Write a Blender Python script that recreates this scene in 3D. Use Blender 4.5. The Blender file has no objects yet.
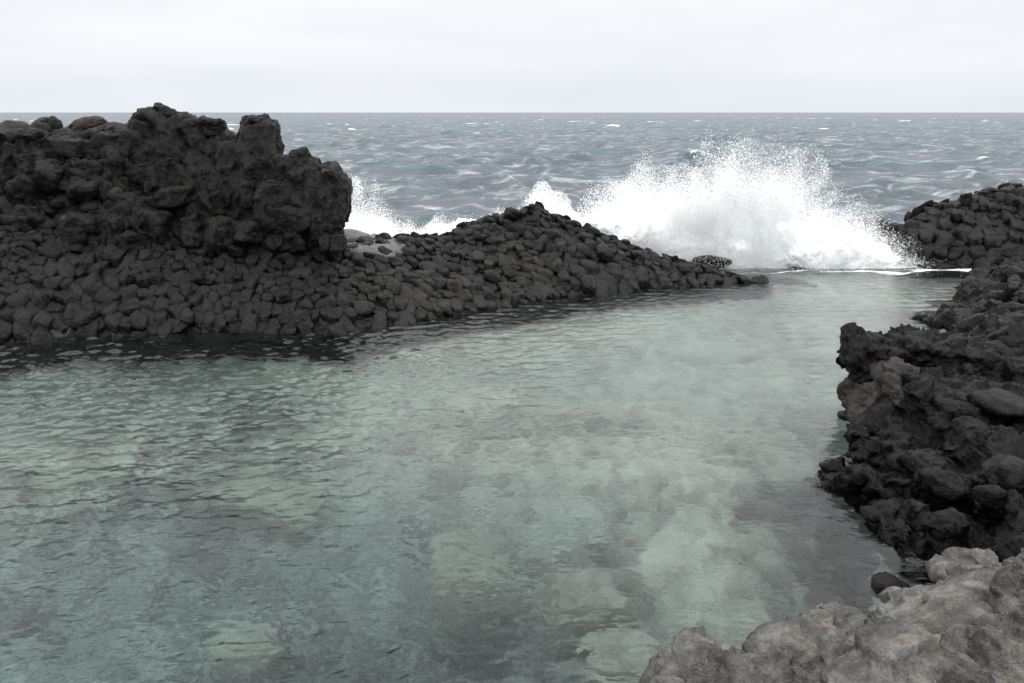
import bpy, bmesh, math, random
import numpy as np
from mathutils import Vector, Matrix

random.seed(7)
RNG = np.random.default_rng(7)
scn = bpy.context.scene
COL = scn.collection
rad = math.radians

# ------------------------------------------------------------------ camera
F_PX, W, H = 853.33, 1024, 683
PITCH = rad(15.05)
CAM_Z = 4.5
cd = bpy.data.cameras.new('camera')
cd.lens = 30.0
cd.sensor_width = 36.0
cd.clip_start = 0.05
cd.clip_end = 30000
cam = bpy.data.objects.new('camera', cd)
COL.objects.link(cam)
cam.location = (0, 0, CAM_Z)
cam.rotation_euler = (math.pi / 2 - PITCH, 0, 0)
scn.camera = cam
SP, CP = math.sin(PITCH), math.cos(PITCH)


def ray(u, v):
    a = (u - 512) / F_PX
    b = (341.5 - v) / F_PX
    return np.array([a, CP + b * SP, -SP + b * CP])


def P(u, v, z=0.0):
    """where the line of sight through a photo point meets the level z"""
    d = ray(u, v)
    t = (z - CAM_Z) / d[2]
    return np.array([d[0] * t, d[1] * t, z])


def Q(u, v, Y):
    """the point at forward distance Y seen at a photo point"""
    d = ray(u, v)
    t = Y / d[1]
    return np.array([d[0] * t, Y, CAM_Z + d[2] * t])


def U(u, v, depth):
    """a point under water: the line of sight bends at the surface"""
    s = P(u, v, 0)
    d = ray(u, v)
    d = d / np.linalg.norm(d)
    h = np.array([d[0], d[1], 0])
    sh = np.linalg.norm(h) / 1.333
    hd = h / np.linalg.norm(h)
    tt = sh / math.sqrt(1 - sh * sh)
    return s + hd * depth * tt + np.array([0, 0, -depth])


def px(p):
    """metres per photo pixel at a point"""
    zc = p[1] * CP - (p[2] - CAM_Z) * SP
    return zc / F_PX


def project(p):
    x, y, z = p[..., 0], p[..., 1], p[..., 2] - CAM_Z
    zc = y * CP - z * SP
    yc = y * SP + z * CP
    return 512 + F_PX * x / zc, 341.5 - F_PX * yc / zc, zc


# ------------------------------------------------------------------ noise
def _h(ix, iy, iz, seed):
    m = np.uint32
    n = (ix.astype(np.int64) * 374761393 + iy.astype(np.int64) * 668265263 + iz.astype(np.int64) * 2147483647 + seed * 1274126177) & 0xFFFFFFFF
    n = n.astype(np.uint64)
    n = ((n ^ (n >> np.uint64(13))) * np.uint64(1274126177)) & np.uint64(0xFFFFFFFF)
    n = ((n ^ (n >> np.uint64(16))) * np.uint64(2246822519)) & np.uint64(0xFFFFFFFF)
    n = n ^ (n >> np.uint64(15))
    return (n & np.uint64(0xFFFFFF)).astype(np.float64) / float(0xFFFFFF)


def vnoise(p, seed=0):
    f = np.floor(p)
    i = f.astype(np.int64)
    t = p - f
    t = t * t * t * (t * (t * 6 - 15) + 10)
    r = 0
    for dx in (0, 1):
        wx = t[:, 0] if dx else 1 - t[:, 0]
        for dy in (0, 1):
            wy = t[:, 1] if dy else 1 - t[:, 1]
            for dz in (0, 1):
                wz = t[:, 2] if dz else 1 - t[:, 2]
                r = r + wx * wy * wz * _h(i[:, 0] + dx, i[:, 1] + dy, i[:, 2] + dz, seed)
    return r * 2 - 1


def fbm(p, octv=4, seed=0, gain=0.5):
    r, a = 0, 1.0
    for k in range(octv):
        r = r + a * vnoise(p + 13.7 * k, seed + k)
        p = p * 2.03
        a *= gain
    return r


def ridged(p, octv=4, seed=0):
    r, a = 0, 1.0
    for k in range(octv):
        r = r + a * (1 - 2 * np.abs(vnoise(p + 7.1 * k, seed + k)))
        p = p * 2.07
        a *= 0.5
    return r


def worley(p, seed=0):
    f = np.floor(p).astype(np.int64)
    d1 = np.full(len(p), 9.0)
    d2 = np.full(len(p), 9.0)
    for dx in (-1, 0, 1):
        for dy in (-1, 0, 1):
            for dz in (-1, 0, 1):
                c = f + np.array([dx, dy, dz])
                q = np.stack([c[:, k] + _h(c[:, 0], c[:, 1], c[:, 2], seed + 31 * k) for k in range(3)], 1)
                d = np.sqrt(((q - p) ** 2).sum(1))
                d2 = np.where(d < d1, d1, np.minimum(d2, d))
                d1 = np.minimum(d1, d)
    return d1, d2


def facets(p, freq, step, tilt, seed):
    """broken rock: every joint-bounded cell is pushed in or out and leans its own way"""
    q = p * freq
    f = np.floor(q).astype(np.int64)
    best = np.full(len(q), 9.0)
    off = np.zeros(len(q))
    for dx in (-1, 0, 1):
        for dy in (-1, 0, 1):
            for dz in (-1, 0, 1):
                c = f + np.array([dx, dy, dz])
                h = [_h(c[:, 0], c[:, 1], c[:, 2], seed + 31 * k) for k in range(7)]
                e = q - np.stack([c[:, k] + h[k] for k in range(3)], 1)
                d = (e ** 2).sum(1)
                o = step * (h[3] * 2 - 1) + tilt / freq * ((h[4] - 0.5) * e[:, 0] + (h[5] - 0.5) * e[:, 1] + (h[6] - 0.5) * e[:, 2]) * 2
                m = d < best
                best = np.where(m, d, best)
                off = np.where(m, o, off)
    return off


def xy(x, y, z=0.0):
    return np.stack([x, y, np.zeros_like(x) + z], -1)


# ------------------------------------------------------------------ mesh helpers
def new_mesh(name, v, f, smooth=True):
    """v (N,3) array, f (M,3) or (M,4) array or a list of such arrays"""
    fs = f if isinstance(f, list) else [f]
    fs = [np.asarray(a, dtype=np.int32) for a in fs if len(a)]
    me = bpy.data.meshes.new(name)
    me.vertices.add(len(v))
    me.vertices.foreach_set('co', np.ascontiguousarray(v, dtype=np.float32).ravel())
    loops = np.concatenate([a.ravel() for a in fs])
    sizes = np.concatenate([np.full(len(a), a.shape[1], dtype=np.int32) for a in fs])
    starts = np.concatenate([[0], np.cumsum(sizes)[:-1]]).astype(np.int32)
    me.loops.add(len(loops))
    me.loops.foreach_set('vertex_index', loops)
    me.polygons.add(len(sizes))
    me.polygons.foreach_set('loop_start', starts)
    me.polygons.foreach_set('loop_total', sizes)
    me.polygons.foreach_set('use_smooth', np.full(len(sizes), smooth))
    me.update(calc_edges=True)
    return me


def attr(me, name, vals):
    a = me.attributes.new(name, 'FLOAT', 'POINT')
    a.data.foreach_set('value', np.ascontiguousarray(vals, dtype=np.float32))


def link(name, me, mat, parent=None, loc=None):
    o = bpy.data.objects.new(name, me)
    COL.objects.link(o)
    if mat is not None and not me.materials:
        me.materials.append(mat)
    if parent is not None:
        o.parent = parent
    if loc is not None:
        o.location = loc
    return o


def tag(o, label=None, cat=None, group=None, kind=None):
    if label: o['label'] = label
    if cat: o['category'] = cat
    if group: o['group'] = group
    if kind: o['kind'] = kind
    return o


def empty(name, loc):
    o = bpy.data.objects.new(name, None)
    o.empty_display_size = 0.3
    COL.objects.link(o)
    o.location = loc
    return o


_ico = {}


def ico(sub):
    if sub not in _ico:
        bm = bmesh.new()
        bmesh.ops.create_icosphere(bm, subdivisions=sub, radius=1.0)
        v = np.array([x.co[:] for x in bm.verts])
        f = np.array([[q.index for q in p.verts] for p in bm.faces])
        bm.free()
        _ico[sub] = (v / np.linalg.norm(v, axis=1)[:, None], f)
    return _ico[sub]


def polyrock(seed, sub=4, planes=16, soft=0.06, lump=0.05, lo=0.72):
    """a faceted stone of about unit radius: a ball cut by random planes, corners eased"""
    r = np.random.default_rng(seed)
    v, f = ico(sub)
    n = r.normal(size=(planes, 3))
    n /= np.linalg.norm(n, axis=1)[:, None]
    h = r.uniform(lo, 1.0, planes)
    c = v @ n.T
    q = np.where(c > 0.05, h[None] / np.maximum(c, 0.05), 9.0)
    q = np.minimum(q, 1.12)
    k = 1.0 / soft
    q = np.concatenate([q, np.full((len(v), 1), 1.12)], 1)
    rr = -np.log(np.exp(-k * q).sum(1)) / k
    rr += lump * fbm(v * 2.3 + seed % 97, 3, seed % 1000)
    return v * rr[:, None], f


def block(seed, sub=4, soft=0.014, lump=0.02, chamfers=5, jit=0.2):
    """a block broken along three rough joint directions, a few corners knocked off"""
    r = np.random.default_rng(seed)
    v, f = ico(sub)
    n = np.concatenate([np.eye(3), -np.eye(3)]) + r.normal(0, jit, (6, 3))
    n = np.concatenate([n, r.normal(size=(chamfers, 3))])
    n /= np.linalg.norm(n, axis=1)[:, None]
    h = np.concatenate([r.uniform(0.72, 0.92, 6), r.uniform(0.82, 1.05, chamfers)])
    c = v @ n.T
    q = np.where(c > 0.05, h[None] / np.maximum(c, 0.05), 9.0)
    q = np.concatenate([np.minimum(q, 1.4), np.full((len(v), 1), 1.28)], 1)
    k = 1.0 / soft
    m = q.min(1)
    rr = m - np.log(np.exp(-k * (q - m[:, None])).sum(1)) / k
    rr += lump * fbm(v * 2.6 + seed % 97, 3, seed % 1000)
    return v * rr[:, None], f


def rot(ax, ay, az):
    return np.array(Matrix.Rotation(az, 3, 'Z') @ Matrix.Rotation(ay, 3, 'Y') @ Matrix.Rotation(ax, 3, 'X'))


class Heap:
    def __init__(self):
        self.v, self.f, self.n = [], [], 0

    def add(self, v, f):
        self.v.append(v)
        self.f.append(f + self.n)
        self.n += len(v)

    def rock(self, seed, c, size, e=(0, 0, 0), sub=3, planes=14, soft=0.05, lump=0.05):
        v, f = polyrock(seed, sub, planes, soft, lump)
        self.add((v * np.asarray(size)) @ rot(*e).T + np.asarray(c), f)

    def block(self, seed, c, size, e=(0, 0, 0), sub=4, soft=0.014, lump=0.02):
        v, f = block(seed, sub, soft, lump)
        self.add((v * np.asarray(size)) @ rot(*e).T + np.asarray(c), f)

    def arrays(self):
        return np.concatenate(self.v), np.concatenate(self.f)


def fuse(heap, voxel):
    """the overlapping stones of a heap melted into one skin"""
    v, f = heap.arrays()
    me = new_mesh('rough', v, f)
    o = bpy.data.objects.new('rough', me)
    COL.objects.link(o)
    m = o.modifiers.new('r', 'REMESH')
    m.mode = 'VOXEL'
    m.voxel_size = voxel
    dg = bpy.context.evaluated_depsgraph_get()
    dg.update()
    ev = o.evaluated_get(dg)
    r = bpy.data.meshes.new_from_object(ev, depsgraph=dg)
    bpy.data.objects.remove(o)
    bpy.data.meshes.remove(me)
    r.polygons.foreach_set('use_smooth', np.full(len(r.polygons), True))
    return r


def pile(heap):
    v, f = heap.arrays()
    return new_mesh('blocks', v, f)


def co(me):
    a = np.empty(len(me.vertices) * 3, dtype=np.float32)
    me.vertices.foreach_get('co', a)
    return a.reshape(-1, 3).astype(np.float64)


def nor(me):
    a = np.empty(len(me.vertices) * 3, dtype=np.float32)
    me.vertices.foreach_get('normal', a)
    return a.reshape(-1, 3).astype(np.float64)


def weather(me, big=0.1, fb=1.2, small=0.03, fs=6.0, crack=0.0, fc=1.5, seed=0, warp=0.25, zs=1.0, fac=()):
    """lumps, ridges and joints pushed into a rock skin along its normals"""
    p, n = co(me), nor(me)
    pz = p * np.array([1, 1, zs])
    d = big * fbm(pz * fb, 3, seed) + small * ridged(pz * fs, 3, seed + 5)
    if crack:
        w = np.stack([fbm(pz * 1.3 + 5 * k, 3, seed + 9 + k) for k in range(3)], 1)
        d1, d2 = worley((pz + warp * w) * fc, seed + 20)
        e = d2 - d1
        d -= crack * np.exp(-(e / 0.07) ** 2)
        d += crack * 0.55 * (0.5 - d1)
    if fac:
        wv = np.stack([fbm(pz * 2.1 + 3 * k, 3, seed + 40 + k) for k in range(3)], 1)
        for k, (fq, stp, tl) in enumerate(fac):
            d += facets(pz + 0.12 / fq * wv, fq, stp, tl, seed + 60 + 10 * k)
    p = p + n * d[:, None]
    me.vertices.foreach_set('co', np.ascontiguousarray(p, dtype=np.float32).ravel())
    me.update()
    return me


# ------------------------------------------------------------------ materials
def mat(name):
    m = bpy.data.materials.new(name)
    m.use_nodes = True
    nt = m.node_tree
    nt.nodes.clear()
    out = nt.nodes.new('ShaderNodeOutputMaterial')
    return m, nt, out


def N(nt, t, **kw):
    n = nt.nodes.new('ShaderNode' + t)
    for k, v in kw.items():
        if k.startswith('i_'):
            n.inputs[k[2:].replace('_', ' ')].default_value = v
        else:
            setattr(n, k, v)
    return n


def noise(nt, vec, scale, detail=5, rough=0.55, dist=0.0):
    n = N(nt, 'TexNoise')
    n.inputs['Scale'].default_value = scale
    n.inputs['Detail'].default_value = detail
    n.inputs['Roughness'].default_value = rough
    n.inputs['Distortion'].default_value = dist
    nt.links.new(vec, n.inputs['Vector'])
    return n.outputs['Fac']


def ramp(nt, fac, stops):
    r = N(nt, 'ValToRGB')
    cr = r.color_ramp
    while len(cr.elements) < len(stops):
        cr.elements.new(0.5)
    for e, (p, c) in zip(cr.elements, stops):
        e.position = p
        e.color = tuple(c) + (1,) if not isinstance(c, (int, float)) else (c, c, c, 1)
    nt.links.new(fac, r.inputs['Fac'])
    return r.outputs['Color']


def mixc(nt, fac, a, b, mode='MIX'):
    m = N(nt, 'Mix', data_type='RGBA', blend_type=mode)
    for sock, val in ((m.inputs['Factor'], fac), (m.inputs['A'], a), (m.inputs['B'], b)):
        if isinstance(val, (int, float)):
            sock.default_value = val
        elif isinstance(val, tuple):
            sock.default_value = val + (1,) if len(val) == 3 else val
        else:
            nt.links.new(val, sock)
    return m.outputs['Result']


def mth(nt, op, a, b=None, c=None, clamp=False):
    m = N(nt, 'Math', operation=op, use_clamp=clamp)
    for i, val in enumerate((a, b, c)):
        if val is None:
            continue
        if isinstance(val, (int, float)):
            m.inputs[i].default_value = val
        else:
            nt.links.new(val, m.inputs[i])
    return m.outputs[0]


def rock_mat(name, dark, mid, light, spots=None, scale=1.0, bump=0.5, rough=0.75, wet=True, grain=13, lichen=None, spec=0.35, island=False, facet=0.0, relief=0.12):
    m, nt, out = mat(name)
    geo = N(nt, 'NewGeometry')
    pos = geo.outputs['Position']
    a = noise(nt, pos, 1.3 * scale, 6, 0.6)
    b = noise(nt, pos, 5.5 * scale, 7, 0.7, 0.2)
    c = noise(nt, pos, grain * scale, 4, 0.7)
    ob = N(nt, 'ObjectInfo')
    f = mth(nt, 'ADD', mth(nt, 'MULTIPLY', a, 0.45), mth(nt, 'MULTIPLY', b, 0.35))
    f = mth(nt, 'ADD', f, mth(nt, 'MULTIPLY', c, 0.2))
    col = ramp(nt, f, [(0.40, dark), (0.5, mid), (0.585, light)])
    if island:
        tv = mth(nt, 'MULTIPLY_ADD', geo.outputs['Random Per Island'], 1.15, 0.45)
        hv_ = N(nt, 'HueSaturation')
        nt.links.new(tv, hv_.inputs['Value'])
        nt.links.new(col, hv_.inputs['Color'])
        col = hv_.outputs[0]
    if spots:
        s = ramp(nt, noise(nt, pos, 2.1 * scale, 5, 0.7, 0.5), [(0.56, 0.0), (0.70, 1.0)])
        col = mixc(nt, mth(nt, 'MULTIPLY', s, 0.7), col, spots)
    if lichen:
        s = ramp(nt, noise(nt, pos, 2.6 * scale, 7, 0.65, 0.4), [(0.585, 0.0), (0.67, 1.0)])
        col = mixc(nt, mth(nt, 'MULTIPLY', s, 0.75), col, lichen)
    v = N(nt, 'TexVoronoi')
    v.inputs['Scale'].default_value = grain * 0.8 * scale
    nt.links.new(pos, v.inputs['Vector'])
    pit = ramp(nt, v.outputs['Distance'], [(0.0, 0.0), (0.35, 1.0)])
    hgt = mth(nt, 'ADD', mth(nt, 'MULTIPLY', b, 0.6), mth(nt, 'MULTIPLY', c, 0.3))
    hgt = mth(nt, 'ADD', hgt, mth(nt, 'MULTIPLY', pit, 0.12))
    total = mth(nt, 'MULTIPLY', hgt, relief / scale)
    for fs_, fk in ((facet, 0.9), (facet * 2.6, 0.5)):
        if not facet: break
        vf = N(nt, 'TexVoronoi')
        vf.inputs['Scale'].default_value = fs_ * scale
        wn = N(nt, 'VectorMath', operation='MULTIPLY_ADD')
        nz = N(nt, 'TexNoise')
        nz.inputs['Scale'].default_value = fs_ * scale * 0.8
        nt.links.new(pos, nz.inputs['Vector'])
        nt.links.new(nz.outputs['Color'], wn.inputs[0])
        wn.inputs[1].default_value = (0.5 / fs_ / scale,) * 3
        nt.links.new(pos, wn.inputs[2])
        nt.links.new(wn.outputs[0], vf.inputs['Vector'])
        df = N(nt, 'VectorMath', operation='SUBTRACT')
        nt.links.new(wn.outputs[0], df.inputs[0])
        nt.links.new(vf.outputs['Position'], df.inputs[1])
        dc = N(nt, 'VectorMath', operation='SUBTRACT')
        nt.links.new(vf.outputs['Color'], dc.inputs[0])
        dc.inputs[1].default_value = (0.5, 0.5, 0.5)
        dt = N(nt, 'VectorMath', operation='DOT_PRODUCT')
        nt.links.new(df.outputs[0], dt.inputs[0])
        nt.links.new(dc.outputs[0], dt.inputs[1])
        total = mth(nt, 'ADD', total, mth(nt, 'MULTIPLY', dt.outputs['Value'], fk))
    bp = N(nt, 'Bump')
    bp.inputs['Strength'].default_value = bump
    bp.inputs['Distance'].default_value = 1.0
    nt.links.new(total, bp.inputs['Height'])
    pb = N(nt, 'BsdfPrincipled')
    pb.inputs['Specular IOR Level'].default_value = spec
    rg = ramp(nt, b, [(0.35, rough - 0.12), (0.65, rough + 0.1)])
    if wet:
        sep = N(nt, 'SeparateXYZ')
        nt.links.new(pos, sep.inputs[0])
        z = mth(nt, 'ADD', sep.outputs['Z'], mth(nt, 'MULTIPLY', mth(nt, 'SUBTRACT', a, 0.5), 0.5))
        wf = ramp(nt, mth(nt, 'MULTIPLY', z, 2.0, clamp=True), [(0.2, 1.0), (0.7, 0.0)])
        col = mixc(nt, mth(nt, 'MULTIPLY', wf, 0.5), col, tuple(x * 0.4 for x in dark))
        rg = mixc(nt, mth(nt, 'MULTIPLY', wf, 0.8), rg, (0.16, 0.16, 0.16))
    nt.links.new(col, pb.inputs['Base Color'])
    nt.links.new(rg, pb.inputs['Roughness'])
    nt.links.new(bp.outputs['Normal'], pb.inputs['Normal'])
    nt.links.new(pb.outputs[0], out.inputs['Surface'])
    return m


M_CRAG = rock_mat('crag_rock', (0.0047, 0.0045, 0.0045), (0.0090, 0.0086, 0.0086), (0.0161, 0.0152, 0.0145), spots=(0.0150, 0.0124, 0.0099), bump=0.95, rough=0.58, spec=0.22, facet=3.2)
M_COLUMN = rock_mat('column_rock', island=True, dark=(0.0041, 0.0040, 0.0040), mid=(0.0075, 0.0071, 0.0071), light=(0.0122, 0.0116, 0.0112), bump=0.9, rough=0.54, spec=0.22, facet=5.5)
M_COLUMN_L = rock_mat('pale_column_rock', island=True, dark=(0.0070, 0.0067, 0.0065), mid=(0.0125, 0.0118, 0.0112), light=(0.0195, 0.0184, 0.0172), bump=0.9, rough=0.56, spec=0.22, facet=5.5)
M_RUST = rock_mat('rust_column_rock', island=True, dark=(0.0106, 0.0081, 0.0068), mid=(0.0202, 0.0144, 0.0116), light=(0.0297, 0.0223, 0.0187), bump=0.9, rough=0.60, spec=0.22, facet=5.5)
M_BED = rock_mat('bed_rock', (0.0072, 0.0072, 0.0072), (0.0120, 0.0114, 0.0114), (0.0180, 0.0174, 0.0174), bump=0.6, rough=0.8)
M_BOULDER = rock_mat('boulder_rock', (0.0145, 0.0136, 0.0127), (0.0281, 0.0263, 0.0242), (0.0531, 0.0493, 0.0442), spots=(0.0382, 0.0319, 0.0234), bump=0.95, rough=0.66, spec=0.22, facet=4)
M_BLACK = rock_mat('black_lava', (0.0004, 0.0004, 0.0004), (0.0008, 0.0008, 0.0008), (0.0019, 0.0018, 0.0018), bump=0.9, rough=0.50, scale=1.6, spec=0.22, facet=3.4)
M_BLACKBLK = rock_mat('grey_lava', (0.0021, 0.0021, 0.0021), (0.0045, 0.0043, 0.0042), (0.0085, 0.0081, 0.0078), bump=0.9, rough=0.48, scale=1.6, spec=0.22, facet=3.4)
M_BROWN = rock_mat('brown_lava', (0.0179, 0.0151, 0.0135), (0.0338, 0.0286, 0.0254), (0.0517, 0.0437, 0.0378), lichen=(0.0954, 0.0636, 0.0318), bump=0.9, rough=0.7, scale=1.8, wet=False, facet=4)
M_TAN = rock_mat('tan_ledge_rock', (0.055, 0.053, 0.049), (0.122, 0.118, 0.110), (0.228, 0.221, 0.207), lichen=(0.31, 0.25, 0.195), bump=0.9, rough=0.85, scale=2.4, grain=24, wet=False, spec=0.25, facet=1.6, relief=0.2)
M_SLAB = rock_mat('wet_slab_rock', (0.0350, 0.0343, 0.0343), (0.0595, 0.0581, 0.0574), (0.0910, 0.0882, 0.0868), bump=0.6, rough=0.35, wet=False, spec=0.6)


def floor_mat(name, pale, mid, dark, sand=False):
    m, nt, out = mat(name)
    pos = N(nt, 'NewGeometry').outputs['Position']
    a = noise(nt, pos, 0.55, 5, 0.6, 0.4)
    b = noise(nt, pos, 3.2, 6, 0.65, 0.3)
    c = noise(nt, pos, 11, 5, 0.7)
    f = mth(nt, 'ADD', mth(nt, 'MULTIPLY', a, 0.24), mth(nt, 'MULTIPLY', b, 0.41))
    f = mth(nt, 'ADD', f, mth(nt, 'MULTIPLY', c, 0.35))
    if sand:
        at = N(nt, 'Attribute', attribute_name='sand')
        f = mth(nt, 'ADD', f, mth(nt, 'MULTIPLY', mth(nt, 'SUBTRACT', at.outputs['Fac'], 0.6), 0.16))
    col = ramp(nt, f, [(0.39, dark), (0.49, mid), (0.57, pale)])
    d = N(nt, 'BsdfPrincipled')
    d.inputs['Roughness'].default_value = 0.9
    bp = N(nt, 'Bump')
    bp.inputs['Strength'].default_value = 0.6
    bp.inputs['Distance'].default_value = 0.08
    nt.links.new(b, bp.inputs['Height'])
    nt.links.new(bp.outputs[0], d.inputs['Normal'])
    nt.links.new(col, d.inputs['Base Color'])
    nt.links.new(d.outputs[0], out.inputs['Surface'])
    return m


M_FLOOR = floor_mat('sea_floor', (0.47, 0.43, 0.375), (0.285, 0.26, 0.225), (0.075, 0.07, 0.062), True)
M_SUNK = floor_mat('sunken_rock', (0.32, 0.31, 0.255), (0.21, 0.203, 0.168), (0.095, 0.092, 0.076))


def foam_color(nt):
    d = N(nt, 'BsdfDiffuse')
    d.inputs['Color'].default_value = (0.88, 0.90, 0.91, 1)
    return d


def water_mat():
    m, nt, out = mat('pool_water')
    pos = N(nt, 'NewGeometry').outputs['Position']
    mp = N(nt, 'Mapping')
    mp.inputs['Scale'].default_value = (1.0, 1.8, 1.0)
    mp.inputs['Rotation'].default_value = (0, 0, rad(-12))
    nt.links.new(pos, mp.inputs['Vector'])
    n1 = noise(nt, mp.outputs[0], 9, 3, 0.5)
    bp = N(nt, 'Bump')
    bp.inputs['Strength'].default_value = 0.25
    bp.inputs['Distance'].default_value = 0.03
    nt.links.new(n1, bp.inputs['Height'])
    g = N(nt, 'BsdfGlass')
    g.inputs['IOR'].default_value = 1.333
    g.inputs['Roughness'].default_value = 0.0
    nt.links.new(bp.outputs[0], g.inputs['Normal'])
    at = N(nt, 'Attribute', attribute_name='foam')
    fo = foam_color(nt)
    mx = N(nt, 'MixShader')
    nz = noise(nt, pos, 5, 6, 0.7, 0.6)
    fm = mth(nt, 'ADD', at.outputs['Fac'], mth(nt, 'MULTIPLY', mth(nt, 'SUBTRACT', nz, 0.55), 1.6))
    fm = mth(nt, 'MULTIPLY', mth(nt, 'MULTIPLY', fm, 2.0, clamp=True), mth(nt, 'MULTIPLY', at.outputs['Fac'], 3.0, clamp=True))
    nt.links.new(fm, mx.inputs[0])
    nt.links.new(g.outputs[0], mx.inputs[1])
    nt.links.new(fo.outputs[0], mx.inputs[2])
    nt.links.new(mx.outputs[0], out.inputs['Surface'])
    va = N(nt, 'VolumeAbsorption')
    va.inputs['Color'].default_value = (0.42, 0.74, 0.76, 1)
    va.inputs['Density'].default_value = 0.22
    nt.links.new(va.outputs[0], out.inputs['Volume'])
    return m


def sea_mat():
    m, nt, out = mat('sea_water')
    pos = N(nt, 'NewGeometry').outputs['Position']
    mp = N(nt, 'Mapping')
    mp.inputs['Scale'].default_value = (1.0, 1.6, 1.0)
    nt.links.new(pos, mp.inputs['Vector'])
    n1 = noise(nt, mp.outputs[0], 2.6, 7, 0.68, 0.4)
    bp = N(nt, 'Bump')
    bp.inputs['Strength'].default_value = 0.9
    bp.inputs['Distance'].default_value = 0.3
    nt.links.new(n1, bp.inputs['Height'])
    pb = N(nt, 'BsdfPrincipled')
    pb.inputs['IOR'].default_value = 1.333
    hg = N(nt, 'Attribute', attribute_name='crest')
    col = mixc(nt, hg.outputs['Fac'], (0.122, 0.140, 0.164), (0.105, 0.158, 0.172))
    nt.links.new(col, pb.inputs['Base Color'])
    ra = N(nt, 'Attribute', attribute_name='chop')
    nt.links.new(ra.outputs['Fac'], pb.inputs['Roughness'])
    nt.links.new(bp.outputs[0], pb.inputs['Normal'])
    at = N(nt, 'Attribute', attribute_name='foam')
    nz = noise(nt, mp.outputs[0], 1.6, 8, 0.72, 0.8)
    fm = mth(nt, 'ADD', at.outputs['Fac'], mth(nt, 'MULTIPLY', mth(nt, 'SUBTRACT', nz, 0.52), 2.0))
    fm = mth(nt, 'MULTIPLY', mth(nt, 'MULTIPLY', fm, 1.6, clamp=True), mth(nt, 'MULTIPLY', at.outputs['Fac'], 3.0, clamp=True))
    # wind-drawn films of old foam
    mq = N(nt, 'Mapping')
    mq.inputs['Scale'].default_value = (0.26, 0.8, 1.0)
    mq.inputs['Rotation'].default_value = (0, 0, rad(8))
    nt.links.new(pos, mq.inputs['Vector'])
    film = ramp(nt, noise(nt, mq.outputs[0], 1.0, 9, 0.74, 1.2), [(0.52, 0.0), (0.74, 0.5)])
    fm = mth(nt, 'MAXIMUM', fm, film)
    fo = foam_color(nt)
    mx = N(nt, 'MixShader')
    nt.links.new(fm, mx.inputs[0])
    nt.links.new(pb.outputs[0], mx.inputs[1])
    nt.links.new(fo.outputs[0], mx.inputs[2])
    nt.links.new(mx.outputs[0], out.inputs['Surface'])
    return m


def spray_mat(name, c=(0.985, 0.988, 0.99), through=0.5):
    m, nt, out = mat(name)
    d = N(nt, 'BsdfDiffuse')
    d.inputs['Color'].default_value = c + (1,)
    t = N(nt, 'BsdfTranslucent')
    t.inputs['Color'].default_value = c + (1,)
    mx = N(nt, 'MixShader')
    mx.inputs[0].default_value = through
    nt.links.new(d.outputs[0], mx.inputs[1])
    nt.links.new(t.outputs[0], mx.inputs[2])
    nt.links.new(mx.outputs[0], out.inputs['Surface'])
    return m


M_POOL = water_mat()
M_SEA = sea_mat()
M_SPRAY = spray_mat('spray_droplets')
M_FOAM = spray_mat('foam_mass', (0.955, 0.985, 0.99), 0.0)

# ------------------------------------------------------------------ world and sun
SUN_EL, SUN_AZ = rad(66), rad(150)          # azimuth from +Y towards +X
wd = bpy.data.worlds.new('World')
scn.world = wd
wd.use_nodes = True
nt = wd.node_tree
nt.nodes.clear()
wo = nt.nodes.new('ShaderNodeOutputWorld')
bg = N(nt, 'Background')
sky = N(nt, 'TexSky')
sky.sky_type = 'NISHITA'
sky.sun_disc = False
sky.sun_elevation = SUN_EL
sky.sun_rotation = SUN_AZ
sky.dust_density = 4.0
tc = N(nt, 'TexCoord')
sx = N(nt, 'SeparateXYZ')
nt.links.new(tc.outputs['Generated'], sx.inputs[0])
# an overcast cover: brighter overhead than at the horizon, faint cloud bands
cover = ramp(nt, sx.outputs['Z'], [(0.0, (9.3, 9.7, 10.3)), (0.12, (10.0, 10.1, 10.4)), (0.3, (12, 12, 12.1)), (0.55, (18, 18, 18)), (1.0, (26.0, 26.0, 26.0))])
mp = N(nt, 'Mapping')
mp.inputs['Scale'].default_value = (1.2, 1.2, 7.0)
nt.links.new(tc.outputs['Generated'], mp.inputs['Vector'])
cl = ramp(nt, noise(nt, mp.outputs[0], 1.7, 5, 0.5, 0.3), [(0.32, (0.93, 0.94, 0.96)), (0.68, (1.06, 1.05, 1.04))])
cover = mixc(nt, 1.0, cover, cl, 'MULTIPLY')
res = mixc(nt, 0.9, sky.outputs[0], cover)
nt.links.new(res, bg.inputs['Color'])
bg.inputs['Strength'].default_value = 0.1
nt.links.new(bg.outputs[0], wo.inputs['Surface'])

sl = bpy.data.lights.new('sun', 'SUN')
sl.energy = 1.3
sl.angle = rad(20)
sl.color = (1.0, 0.97, 0.93)
so = bpy.data.objects.new('sun', sl)
COL.objects.link(so)
sd = Vector((math.sin(SUN_AZ) * math.cos(SUN_EL), math.cos(SUN_AZ) * math.cos(SUN_EL), math.sin(SUN_EL)))
so.rotation_euler = sd.to_track_quat('Z', 'Y').to_euler()

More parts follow.
